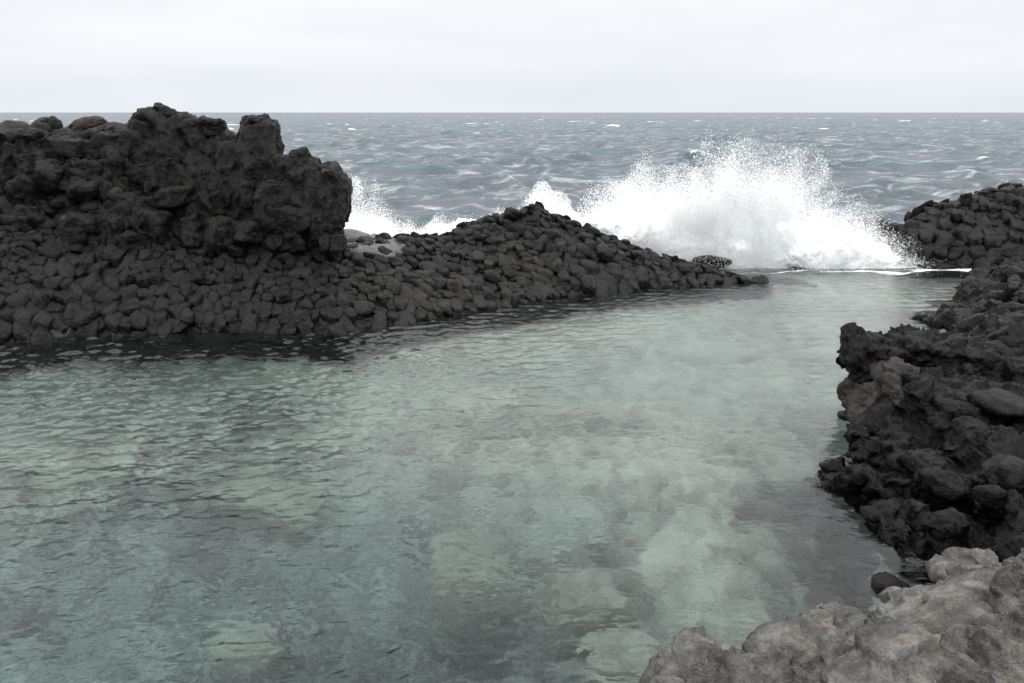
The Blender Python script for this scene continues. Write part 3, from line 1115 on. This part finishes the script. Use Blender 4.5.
hp = Heap()
body = [
    (960, 420, 120, 60, 1.4, 11.3, (0, 0.2, 0.2)), (1010, 412, 90, 50, 1.3, 11.4, (0, 0.15, 0)), (1060, 430, 120, 80, 1.6, 11.4, (0, 0, 0)), (920, 450, 100, 46, 1.4, 10.9, (0, -0.1, 0.1)), (980, 455, 120, 60, 1.5, 10.5, (0, 0.2, 0.3)),
    (890, 470, 64, 50, 1.1, 10.6, (0, -0.1, 0.2)), (862, 494, 40, 26, 0.6, 10.0, (0, -0.2, 0)), (836, 492, 16, 18, 0.22, 10.0, (0, 0.3, 0)), (868, 490, 50, 44, 0.9, 10.0, (0, 0.1, 0.3)), (905, 500, 80, 60, 1.2, 9.8, (0, 0.15, 0.1)), (950, 500, 100, 70, 1.3, 9.5, (0, 0.2, 0.2)),
    (1005, 470, 90, 60, 1.2, 9.6, (0, 0.25, 0.1)), (1050, 500, 120, 90, 1.6, 9.2, (0, 0.1, 0)), (1010, 520, 110, 60, 1.2, 8.8, (0, 0.15, 0.3)), (915, 540, 70, 56, 1.0, 9.0, (0, 0.2, 0.2)), (945, 555, 110, 70, 1.2, 8.6, (0, 0.25, 0.1)), (905, 562, 46, 40, 0.7, 8.6, (0, 0.3, 0)),
    (1000, 560, 110, 60, 1.2, 8.2, (0, 0.1, 0)), (1080, 560, 150, 90, 1.6, 8.0, (0, 0.1, 0)), (925, 585, 60, 40, 0.8, 8.2, (0, 0.2, 0.2)), (895, 530, 44, 34, 0.8, 9.2, (0, -0.1, 0.1)), (1120, 430, 160, 90, 2.4, 11.5, (0, 0, 0)), (1170, 520, 180, 120, 2.4, 9.4, (0, 0, 0)), (1160, 600, 220, 110, 2.2, 7.4, (0, 0, 0))]
for k, a in enumerate(body):
    eb(hp, *a[:6], 1060 + k, a[6])
r = np.random.default_rng(77)
for k in range(120):
    a = body[r.integers(0, 21)]
    eb(hp, a[0] + r.normal(0, a[2] * 0.28), a[1] + r.normal(0, a[3] * 0.28), r.uniform(14, 46), r.uniform(9, 26), r.uniform(0.2, 0.5), a[5] - a[4] * r.uniform(0.25, 0.45), 1200 + k, (r.normal(0, 0.3), r.normal(0.15, 0.25), r.uniform(0, 3)), sub=3)
finish(weather(fuse(hp, 0.027), 0.03, 2.2, 0.012, 9, 0.0, 2.2, 72, zs=1.6, fac=((2.6, 0.043, 0.31), (6, 0.013, 0.25), (14, 0.004, 0.18))), 'lower_mass', M_BLACK, oc)

boulder(1000, 404, 66, 28, 0.9, 10.9, 1401, 'smooth grey boulder bedded on top of the black outcrop', m=M_BLACKBLK, e=(0, 0.15, 0))
boulder(1010, 478, 62, 46, 0.7, 8.95, 1402, 'large rounded grey boulder on the near black outcrop, above the tan ledge', m=M_BLACKBLK, e=(0, 0.3, 0))
boulder(888, 592, 46, 40, 0.5, 7.5, 1403, 'small black boulder at the waterline between the outcrop and the tan ledge', m=M_BLACK, lump=0.12, small=0.03)
boulder(846, 416, 20, 12, 0.3, 12.2, 1404, 'small dark stone at the water under the brown face of the outcrop', m=M_BLACK)

# ------------------------------------------------------------------ tan ledge in front
LD = 'pale boulders of the near ledge'


def ledge(name, blocks, seed, label, voxel=0.016):
    hp = Heap()
    for k, a in enumerate(blocks):
        a = (a[0] + 8, a[1] + 12) + tuple(a[2:])
        eb(hp, *a[:6], seed + k, a[6], planes=16, soft=0.06, lump=0.05, sub=5)
    c0 = Q(blocks[0][0], blocks[0][1], blocks[0][5]) - np.array([0, 0, 0.5])
    o = place_fused(hp, voxel, name, M_TAN, c0, label, 'rock', big=0.025, fb=2.6, small=0.009, fs=14, crack=0.022, fc=1.9, seed=seed, fac=((2.4, 0.022, 0.28), (6, 0.008, 0.18)))
    o['group'] = LD
    return o


ledge('ledge_rock', [(706, 672, 92, 76, 0.7, 4.55, (0, 0, 0.2)), (672, 682, 44, 60, 0.5, 4.5, (0, 0.2, 0)), (740, 690, 90, 90, 0.7, 4.4, (0, 0, 0))], 1500, 'grey-tan knob of rock ending the near ledge, rising from the clear water')
ledge('ledge_rock', [(815, 660, 130, 84, 0.9, 4.75, (0, 0, 0.1)), (780, 640, 70, 46, 0.5, 4.8, (0, -0.1, 0.2)), (850, 640, 110, 70, 0.8, 4.95, (0, -0.12, 0)), (870, 680, 190, 110, 1.0, 4.5, (0, 0, 0))], 1520, 'broad rounded tan rock in the middle of the near ledge')
ledge('ledge_rock', [(940, 630, 150, 90, 1.0, 5.2, (0, -0.2, 0)), (905, 610, 90, 44, 0.6, 5.45, (0, -0.25, 0)), (980, 605, 110, 70, 0.9, 5.6, (0, -0.15, 0))], 1540, 'tan rock with peach lichen in the near ledge, second from the black outcrop')
ledge('ledge_rock', [(1010, 585, 110, 70, 1.0, 6.0, (0, -0.2, 0)), (975, 570, 70, 44, 0.8, 6.3, (0, -0.25, 0)), (1060, 590, 150, 100, 1.2, 5.9, (0, 0, 0))], 1560, 'highest tan rock of the near ledge, touching the black outcrop')
ledge('ledge_rock', [(1010, 670, 120, 130, 1.0, 4.6, (0, -0.1, 0.1)), (960, 690, 100, 80, 0.8, 4.4, (0, 0, 0)), (1080, 640, 160, 180, 1.4, 4.8, (0, 0, 0))], 1580, 'dark speckled tan rock at the corner of the near ledge')
# the body of the ledge below them and the ground the viewer stands on
hp = Heap()
for k, (x, y, z, sx_, sy_, sz_) in enumerate([(1.5, 4.0, -0.5, 1.0, 0.9, 1.7), (2.3, 4.4, -0.4, 1.3, 1.0, 1.8), (3.4, 5.0, -0.4, 1.5, 1.3, 1.9), (1.6, 3.0, -0.2, 1.8, 1.3, 1.7), (3.6, 3.4, 0.0, 2.0, 1.8, 2.0), (0.6, 1.0, 0.4, 2.4, 1.8, 2.2), (-1.8, 0.2, 0.3, 2.4, 1.6, 2.1), (3.2, 0.4, 0.8, 2.6, 2.2, 2.3), (0, -2, 0.4, 5, 2.4, 2.4), (5.5, 4.0, 0.0, 2.0, 3.0, 2.0)]):
    hp.rock(1600 + k, (x, y, z), (sx_, sy_, sz_), (0, 0, 0), 4, 16, 0.05, 0.04)
me = weather(fuse(hp, 0.06), 0.06, 1.5, 0.02, 5, 0.03, 1.4, 88)
tag(link('ground', me, M_TAN), kind='structure')

# ------------------------------------------------------------------ sea floor of the pool
fx = np.linspace(-17, 17, 700)
fy = np.linspace(0.5, 30, 620)
X, Y = np.meshgrid(fx, fy)
q = np.stack([X.ravel(), Y.ravel()], 1)
g3 = xy(q[:, 0], q[:, 1])


def blob(u, v, dep, rx, ry, ang=0.0, hard=2.0):
    c = U(u, v, dep)
    d = q - c[:2]
    ca, sa = math.cos(ang), math.sin(ang)
    a = (d[:, 0] * ca + d[:, 1] * sa) / rx
    b = (-d[:, 0] * sa + d[:, 1] * ca) / ry
    rr = np.sqrt(a * a + b * b) + 0.38 * fbm(g3 * 0.8, 4, 5)
    return 1 / (1 + np.exp((rr - 1) * 2.4 * hard))


z = -3.3 + 1.35 * np.clip((q[:, 1] - 8.0) / 4.5, 0, 1) + 0.18 * fbm(g3 * 0.35, 3, 40)
z -= 0.9 * blob(380, 660, 2.6, 2.2, 1.0)
z -= 0.5 * blob(120, 600, 2.6, 2.5, 1.3)
z -= 0.5 * blob(300, 540, 2.6, 3.0, 0.9)
z += 1.2 * blob(690, 580, 1.6, 1.7, 1.6, 0.3, 2.5)
z += 0.5 * blob(600, 450, 1.8, 3.2, 1.6)
z += 0.5 * blob(440, 350, 1.9, 3.0, 2.0)
z += 0.45 * blob(60, 480, 2.0, 2.0, 1.3)
z += 0.7 * np.clip((q[:, 1] - 17) / 7, 0, 1)
z += 0.10 * fbm(g3 * 1.8, 4, 41) + 0.05 * ridged(g3 * 4, 3, 42)
wd1, wd2 = worley(g3 * 2.3 + 0.35 * fbm(g3 * 1.1, 3, 51)[:, None], 52)
cob = (0.5 - wd1) + 0.4 * np.clip(wd2 - wd1, 0, 0.4)
z += 0.22 * (1 - 0.7 * np.clip((q[:, 1] - 9) / 4, 0, 1)) * cob * np.clip(0.5 + 1.2 * vnoise(g3 * 0.3, 53) + blob(690, 580, 1.6, 2.0, 1.8), 0, 1)
ha, da, _, _ = A.height(q)
hd, dd, _, _ = D.height(q)
z = np.maximum(z, np.where(da > -2.2, ha - 0.3, -9))
z = np.maximum(z, np.where(dd > -2.2, hd - 0.3, -9))
z = np.minimum(z, -0.22)
sand = 0.45 + 0.25 * fbm(g3 * 0.4, 3, 47)
for a in ((690, 590, 1.7, 2.0, 1.9, 0.72), (600, 430, 1.9, 3.6, 2.2, 0.8), (560, 340, 1.9, 4.5, 3.0, 0.8), (760, 330, 1.9, 4.0, 3.0, 0.75), (430, 500, 2.2, 1.6, 0.8, 0.6), (90, 480, 2.2, 1.6, 1.0, 0.6), (560, 660, 2.0, 1.0, 0.8, 0.8)):
    sand = np.maximum(sand, a[5] * blob(*a[:5]))
sand += 0.35 * np.clip(cob, -0.6, 0.5) - 0.45 * np.exp(-((wd2 - wd1) / 0.10) ** 2) * np.clip(0.4 + 1.5 * vnoise(g3 * 0.5, 54), 0, 1)
far_ = 0.8 * np.clip((q[:, 1] - 8.5) / 4.5, 0, 1) * np.clip((q[:, 0] + 5) / 4, 0, 1)
sand = sand + (0.72 - sand) * far_
sand -= 0.9 * blob(850, 545, 2.0, 0.75, 1.5, 0.35, 3.0)
sand -= 0.5 * blob(560, 440, 1.9, 1.3, 0.7) + 0.5 * blob(590, 560, 2.0, 0.5, 0.5) + 0.6 * blob(410, 640, 2.6, 1.3, 0.6)
i = np.arange(X.size).reshape(X.shape)
f = np.stack([i[:-1, :-1], i[:-1, 1:], i[1:, 1:], i[1:, :-1]], -1).reshape(-1, 4)
me = new_mesh('seabed', np.stack([q[:, 0], q[:, 1], z], 1), f)
attr(me, 'sand', np.clip(sand, 0, 1))
tag(link('seabed', me, M_FLOOR), kind='structure')

SR = 'boulders lying on the pool floor'


def sunken(u, v, dep, size, seed, label, e=(0, 0, 0), soft=0.04):
    c = U(u, v, dep)
    vv, f = block(seed, 5, 0.03, 0.03)
    vv = (vv * np.asarray(size)) @ rot(*e).T
    vv += 0.03 * fbm(vv * 5 + seed, 3, seed % 100)[:, None] * (vv / (np.linalg.norm(vv, axis=1)[:, None] + 1e-6))
    tag(link('sunken_boulder', new_mesh('sunken_boulder', vv, f), M_SUNK, loc=c), label, 'boulder', SR)


sunken(470, 572, 2.3, (0.62, 0.75, 0.62), 1701, 'squarish pale green boulder under water in the middle of the pool', (0, 0, 0.1))
sunken(252, 652, 2.6, (0.42, 0.38, 0.45), 1702, 'small pale boulder under the deep teal water at the bottom of the view', (0, 0, 0.3))
sunken(470, 350, 2.0, (1.0, 0.7, 0.4), 1703, 'faint pale boulder under the rippled water near the low mound')
sunken(265, 500, 2.3, (0.9, 0.6, 0.5), 1704, 'pale flat boulder under the ripples, farther out than the small deep one', (0, 0, -0.3))
sunken(590, 600, 1.7, (0.5, 0.5, 0.4), 1705, 'pale lumpy boulder at the edge of the sunken rock shelf')
sunken(620, 670, 1.8, (0.45, 0.4, 0.4), 1706, 'pale lumpy boulder under water just off the tan ledge')
sunken(90, 470, 2.1, (0.9, 0.7, 0.45), 1707, 'broad pale boulder dimly seen under the ripples at the picture edge')


# ------------------------------------------------------------------ water surfaces
def waves(x, y, spacing, lams, heading, spread, slope, seed, chop):
    """sum of many small travelling waves; returns offsets, the fold measure and the slope left out"""
    r = np.random.default_rng(seed)
    n = len(lams)
    dx, dy, dz = np.zeros_like(x), np.zeros_like(x), np.zeros_like(x)
    jxx, jyy, jxy = np.zeros_like(x), np.zeros_like(x), np.zeros_like(x)
    lost = np.zeros_like(x)
    s = slope * math.sqrt(2.0 / n)
    for L in lams:
        k = 2 * math.pi / L
        th = heading + r.normal(0, spread)
        cx, cy = math.cos(th), math.sin(th)
        ph = r.uniform(0, 2 * math.pi)
        st = s * r.uniform(0.6, 1.4)
        a = st / k
        keep = np.clip((L / spacing - 2.5) / 2.5, 0, 1)
        A_ = a * keep
        arg = k * (cx * x + cy * y) + ph
        sn, cs = np.sin(arg), np.cos(arg)
        dz += A_ * cs
        dx -= chop * A_ * cx * sn
        dy -= chop * A_ * cy * sn
        jxx -= chop * A_ * k * cx * cx * cs
        jyy -= chop * A_ * k * cy * cy * cs
        jxy -= chop * A_ * k * cx * cy * cs
        lost += (1 - keep ** 2) * st * st / 2
    J = (1 + jxx) * (1 + jyy) - jxy ** 2
    return dx, dy, dz, J, np.sqrt(lost)


def fan(r0, r1, rows, a0, a1, cols):
    rr = np.exp(np.linspace(math.log(r0), math.log(r1), rows))
    aa = np.linspace(a0, a1, cols)
    R, T = np.meshgrid(rr, aa, indexing='ij')
    x, y = (R * np.sin(T)).ravel(), (R * np.cos(T)).ravel()
    i = np.arange(rows * cols).reshape(rows, cols)
    f = np.stack([i[:-1, :-1], i[1:, :-1], i[1:, 1:], i[:-1, 1:]], -1).reshape(-1, 4)
    sp = np.maximum(np.gradient(rr)[:, None] + 0 * T, R * (a1 - a0) / cols).ravel()
    return x, y, f[:, ::-1], sp


SEAM = 25.2
# pool: rows run straight across so that its far edge meets the sea
yy = np.exp(np.linspace(math.log(3.4), math.log(SEAM), 820))
tt = np.linspace(-0.95, 0.95, 900)
Yg, Tg = np.meshgrid(yy, tt, indexing='ij')
x, y = (Yg * Tg).ravel(), Yg.ravel()
i = np.arange(x.size).reshape(Yg.shape)
f = np.stack([i[:-1, :-1], i[:-1, 1:], i[1:, 1:], i[1:, :-1]], -1).reshape(-1, 4)
sp = (Yg * (tt[1] - tt[0])).ravel()
lams = np.exp(np.linspace(math.log(0.09), math.log(0.52), 56))
g3 = xy(x, y)
gust = 0.75 + 0.45 * vnoise(g3 * 0.22, 91) + 0.35 * vnoise(g3 * 0.6 + 5, 92)
lee = np.clip((x + 0.22 * (y - 12) + 2.0) / 3.0, 0, 1)              # the middle and far side lie calmer
gust *= (1.15 - 0.72 * lee) * (0.55 + 0.45 * np.clip((y - 7) / 5, 0, 1))
_, da2, sa2, _ = A.height(np.stack([x, y], 1))
gust *= 1 + 0.7 * np.clip(1 + da2 / 5, 0, 1) * np.clip((sa2 - 5.0) / 0.6, 0, 1)
gust = np.clip(gust, 0.12, 2.2)
dx, dy, dz, J, lost = waves(x, y, sp, lams, rad(-75), 0.6, 0.20, 3, 0.6)
edge = np.clip((SEAM - y) / 1.0, 0, 1)
gust = gust * edge
up, vp, _ = project(np.stack([x, y, 0 * x], 1))
foam = np.clip(1 - (SEAM - y) / (0.12 + 2.4 * np.clip(vnoise(g3 * np.array([0.45, 0.35, 1]), 94) + 0.12, 0, 1)), 0, 1) * np.clip((up - 690) / 40, 0, 1) * (0.42 + 0.75 * vnoise(g3 * np.array([0.8, 2.0, 1]), 95))
wob = 2.2 * vnoise(g3 * np.array([0.7, 0.7, 1]), 97) + 1.0 * vnoise(g3 * 2.3, 98)
wid = np.clip(0.5 + 0.9 * vnoise(g3 * np.array([1.1, 1.6, 1]), 99), 0.05, 1.3)
sg = lambda u0, v0, u1, v1, wpx: np.clip(1 - np.abs(vp + wob - (v0 + (v1 - v0) * (up - u0) / (u1 - u0))) / (wpx * wid), 0, 1) * np.clip((up - u0) / 25, 0, 1) * np.clip((u1 - up) / 25, 0, 1)
foam = np.maximum(foam, 0.6 * sg(830, 272, 1000, 269, 3.0))
foam = np.maximum(foam, 0.6 * sg(880, 263, 1000, 270.5, 2.4))
foam = np.maximum(foam, 0.45 * sg(700, 274, 870, 271, 2.6))
me = new_mesh('pool_water', np.stack([x + dx * gust, y + dy * gust, dz * gust], 1), f)
attr(me, 'foam', foam)
tag(link('water', me, M_POOL), kind='structure')

# open sea, from the pool mouth to the horizon
rows, cols = 1300, 820
yy = SEAM + (np.exp(np.linspace(0, math.log(9000 / 60.0), rows)) - 1) * 60.0
tt = np.linspace(-0.95, 0.95, cols)
Yg, Tg = np.meshgrid(yy, tt, indexing='ij')
x, y = (Yg * Tg).ravel(), Yg.ravel()
i = np.arange(x.size).reshape(Yg.shape)
f = np.stack([i[:-1, :-1], i[:-1, 1:], i[1:, 1:], i[1:, :-1]], -1).reshape(-1, 4)
spx = Yg * (tt[1] - tt[0])
spy = np.gradient(yy)[:, None] + 0 * Tg
sp = np.maximum(spx, spy).ravel()
lams = np.concatenate([np.exp(np.linspace(math.log(0.5), math.log(1.6), 24)), np.exp(np.linspace(math.log(1.6), math.log(4.5), 50)), np.exp(np.linspace(math.log(4.5), math.log(12), 10))])
grow = np.clip((y - SEAM) / 9.0, 0, 1)
grow = grow * grow * (3 - 2 * grow)
g3 = xy(x, y)
gs = 1 + 0.35 * vnoise(g3 * 0.05, 61)
dx, dy, dz, J, lost = waves(x, y, sp, lams, rad(-104), 0.55, 0.42, 17, 0.68)
amp = grow * gs
crest = np.clip(dz * amp / 0.55, 0, 1) ** 1.3
fo = np.clip((0.34 - J) / 0.4, 0, 1) * np.clip(amp, 0, 1.2)
streak = np.clip(vnoise(g3 * np.array([0.10, 0.30, 1]), 66) - 0.42, 0, 1) * 1.1
fo = np.maximum(fo * 1.2, streak * np.clip((60 - y) / 30, 0.0, 1))
far = np.clip((y - 90) / 120, 0, 1)
caps = np.clip(vnoise(g3 * np.array([0.12, 0.085, 1]), 67) + 0.55 * vnoise(g3 * np.array([0.35, 0.22, 1]), 68) - 1.02, 0, 1) * 3
fo = np.maximum(fo, caps * far * 0.9)
white = np.exp(-((x - 6.2) / 6.3) ** 4) * np.clip(1 - (y - SEAM) / 5.0, 0, 1) * (0.05 + 0.95 * np.clip((y - SEAM) / 1.3, 0, 1)) * (0.8 + 0.5 * vnoise(g3 * 0.9, 96))
white = np.maximum(white, 0.9 * np.exp(-((x + 2.4) / 4.0) ** 4) * np.clip(1 - (y - SEAM) / 6.0, 0, 1))
white *= 0.9 + 0.4 * vnoise(g3 * 0.7, 69)
fo = np.clip(np.maximum(fo, white), 0, 1)
me = new_mesh('sea', np.stack([x + dx * amp, y + dy * amp, dz * amp], 1), f)
attr(me, 'foam', fo)
attr(me, 'crest', crest)
attr(me, 'chop', np.clip(0.12 + np.sqrt(np.clip(lost * 1.25, 0, 1)) * 0.75, 0.1, 0.62))
tag(link('sea', me, M_SEA), kind='structure')

# ------------------------------------------------------------------ breaking waves: foam body and thrown spray
TET = np.array([[1, 1, 1], [-1, -1, 1], [-1, 1, -1], [1, -1, -1]]) / math.sqrt(3)
TF = np.array([[0, 2, 1], [0, 1, 3], [0, 3, 2], [1, 2, 3]])


def droplets(pos, size, rng):
    n = len(pos)
    qn = rng.normal(size=(n, 4))
    qn /= np.linalg.norm(qn, axis=1)[:, None]
    w_, a, b, c = qn.T
    R_ = np.stack([1 - 2 * (b * b + c * c), 2 * (a * b - c * w_), 2 * (a * c + b * w_), 2 * (a * b + c * w_), 1 - 2 * (a * a + c * c), 2 * (b * c - a * w_), 2 * (a * c - b * w_), 2 * (b * c + a * w_), 1 - 2 * (a * a + b * b)], 1).reshape(n, 3, 3)
    v = np.einsum('nij,kj->nki', R_, TET) * size[:, None, None] + pos[:, None, :]
    f = (TF[None] + 4 * np.arange(n)[:, None, None]).reshape(-1, 3)
    return v.reshape(-1, 3), f


def wave_burst(label, us, hs, body, y0, depth, njets, per, seed, mist, droplet=0.0082):
    r = np.random.default_rng(seed)
    root = empty('breaking_wave', (float(np.mean([(u - 512) / F_PX * (y0 * CP + 1.2) for u in us])), y0, 0))
    tag(root, label, 'breaking wave')
    b0 = np.array(root.location)
    xs = np.array([(u - 512) / F_PX * (y0 * CP + 1.2) for u in us])
    xk, hs, bd = xs, np.array(hs), np.array(body)
    xf = np.linspace(xs[0], xs[-1], 160)
    tooth = vnoise(xy(xf * 1.3, xf * 0 + seed), 8) + 0.8 * vnoise(xy(xf * 3.7, xf * 0 + seed), 9)
    hs = np.interp(xf, xk, hs) * (1 + 0.19 * tooth)
    bd = np.interp(xf, xk, bd) * (1 + 0.12 * tooth)
    xs = xf
    # jets thrown up from the breaking line, each a ballistic ribbon of drops
    P_, S_ = [], []
    wgt = np.interp(np.linspace(xs[0], xs[-1], 400), xs, hs)
    cdf = np.cumsum(wgt) / wgt.sum()
    for j in range(njets):
        x0 = np.interp(r.random(), cdf, np.linspace(xs[0], xs[-1], 400))
        top = np.interp(x0, xs, hs) * (1 - 0.9 * r.random() ** 0.65)
        vz = math.sqrt(2 * 9.8 * max(top, 0.05))
        vx, vy = r.normal(-0.3, 1.5), r.normal(-0.5, 0.8)
        age = r.uniform(0.5, 1.25) * vz / 9.8
        yj = y0 + r.normal(0, depth * 0.35)
        for q_ in range(r.integers(3, 9)):
            n = int(per * r.lognormal(0, 0.8) * (0.25 + 0.3 * top))
            t0 = age * r.random() ** 0.6
            t = np.clip(t0 + r.normal(0, 0.05, n), 0.01, 2)
            v_j = vz * (1 + r.normal(0, 0.05, n))
            sc = r.uniform(0.05, 0.3) * (0.4 + t0)
            p = np.stack([x0 + vx * t, yj + vy * t, v_j * t - 4.9 * t * t], 1) + r.normal(0, 1, (n, 3)) * sc
            P_.append(p)
            S_.append(droplet * (1.0 if r.random() < 0.8 else 1.7) * r.lognormal(0.0, 0.35, n))
    # fine mist filling the lower part
    n = int(mist)
    xm = np.interp(r.random(n), cdf, np.linspace(xs[0], xs[-1], 400))
    hb = np.interp(xm, xs, bd)
    zz = np.abs(r.normal(0, 0.62, n)) * hb * (0.75 + 0.5 * vnoise(xy(xm * 1.1, xm * 0 + seed), 3))
    P_.append(np.stack([xm + r.normal(0, 0.1, n), y0 + r.normal(-0.1, depth * 0.42, n), zz], 1))
    S_.append(droplet * 1.15 * r.lognormal(0, 0.35, n))
    pos, size = np.concatenate(P_), np.concatenate(S_)
    ok = (pos[:, 2] > -0.02) & (pos[:, 2] < np.interp(pos[:, 0], xs, hs, left=0.1, right=0.1) * 1.04 + 0.1)
    pos, size = pos[ok], size[ok]
    hz, _, _, _ = A.height(pos[:, :2])
    hc, _, _, _ = C.height(pos[:, :2])
    ok = (pos[:, 2] > hz + 0.05) & (pos[:, 2] > hc + 0.05)
    pos, size = pos[ok], size[ok]
    v, f = droplets(pos - b0, size, r)
    sp_ = link('spray', new_mesh('spray', v, f, smooth=False), M_SPRAY, root)
    sp_['kind'] = 'stuff'
    # the solid white water below
    hp = Heap()
    m = int((xs[-1] - xs[0]) * 11)
    for k in range(m):
        x0 = r.uniform(xs[0] + 0.15, xs[-1] - 0.15)
        hb = np.interp(x0, xs, bd)
        R0 = np.clip(hb * r.uniform(0.28, 0.6), 0.1, 0.55)
        zc = r.random() ** 1.5 * max(hb - R0, 0.02)
        vv, ff = ico(3)
        vv = vv * (1 + 0.22 * fbm(vv * 2.2 + k, 3, k % 50))[:, None] * R0 * np.array([1.25, 1, 0.9])
        hp.add(vv + np.array([x0, y0 + r.normal(0.1, depth * 0.25), zc]), ff)
    me = fuse(hp, 0.05)
    p_, n_ = co(me), nor(me)
    p_ = p_ + n_ * (0.09 * fbm(p_ * 3.2, 4, seed) + 0.05 * ridged(p_ * 9, 3, seed + 2))[:, None] - b0
    me.vertices.foreach_set('co', np.ascontiguousarray(p_, dtype=np.float32).ravel())
    me.update()
    link('foam_body', me, M_FOAM, root)
    return len(pos)


n1 = wave_burst('great white wave bursting over the rocks at the pool mouth, spray flung high',
                [535, 565, 620, 660, 700, 740, 790, 830, 870, 900, 920],
                [1.5, 1.85, 2.35, 2.75, 3.2, 3.4, 2.85, 2.05, 1.35, 0.7, 0.15],
                [1.2, 1.55, 1.9, 1.9, 1.65, 1.35, 1.15, 1.0, 0.75, 0.35, 0.1], 26.4, 1.4, 1000, 80, 1, 480000)
n2 = wave_burst('white water surging behind the crest of the low mound',
                [405, 440, 480, 520, 570], [0.5, 1.0, 1.4, 1.65, 1.85], [0.4, 0.85, 1.25, 1.5, 1.7], 27.4, 1.2, 260, 44, 2, 170000)
n3 = wave_burst('small wave splashing up beside the end of the tall crag',
                [318, 340, 360, 385, 410, 440], [1.6, 2.6, 2.7, 1.9, 1.0, 0.6], [1.0, 1.4, 1.25, 0.9, 0.6, 0.45], 27.4, 1.0, 300, 44, 3, 90000)

# ------------------------------------------------------------------ render settings
scn.render.engine = 'CYCLES'
cy = scn.cycles
cy.use_denoising = True
try:
    cy.denoiser = 'OPENIMAGEDENOISE'
    cy.denoising_input_passes = 'RGB_ALBEDO_NORMAL'
except Exception:
    pass
cy.max_bounces = 16
cy.diffuse_bounces = 14
cy.glossy_bounces = 3
cy.transmission_bounces = 6
cy.caustics_reflective = False
cy.caustics_refractive = True
cy.sample_clamp_indirect = 12
vs = scn.view_settings
vs.view_transform = 'Standard'
vs.look = 'None'
vs.exposure = 0.0
vs.gamma = 1.0
vs.use_curve_mapping = False
print('stones', len(STONES), len(PICK), 'drops', n1, n2, n3, 'slope boulders', len(got))
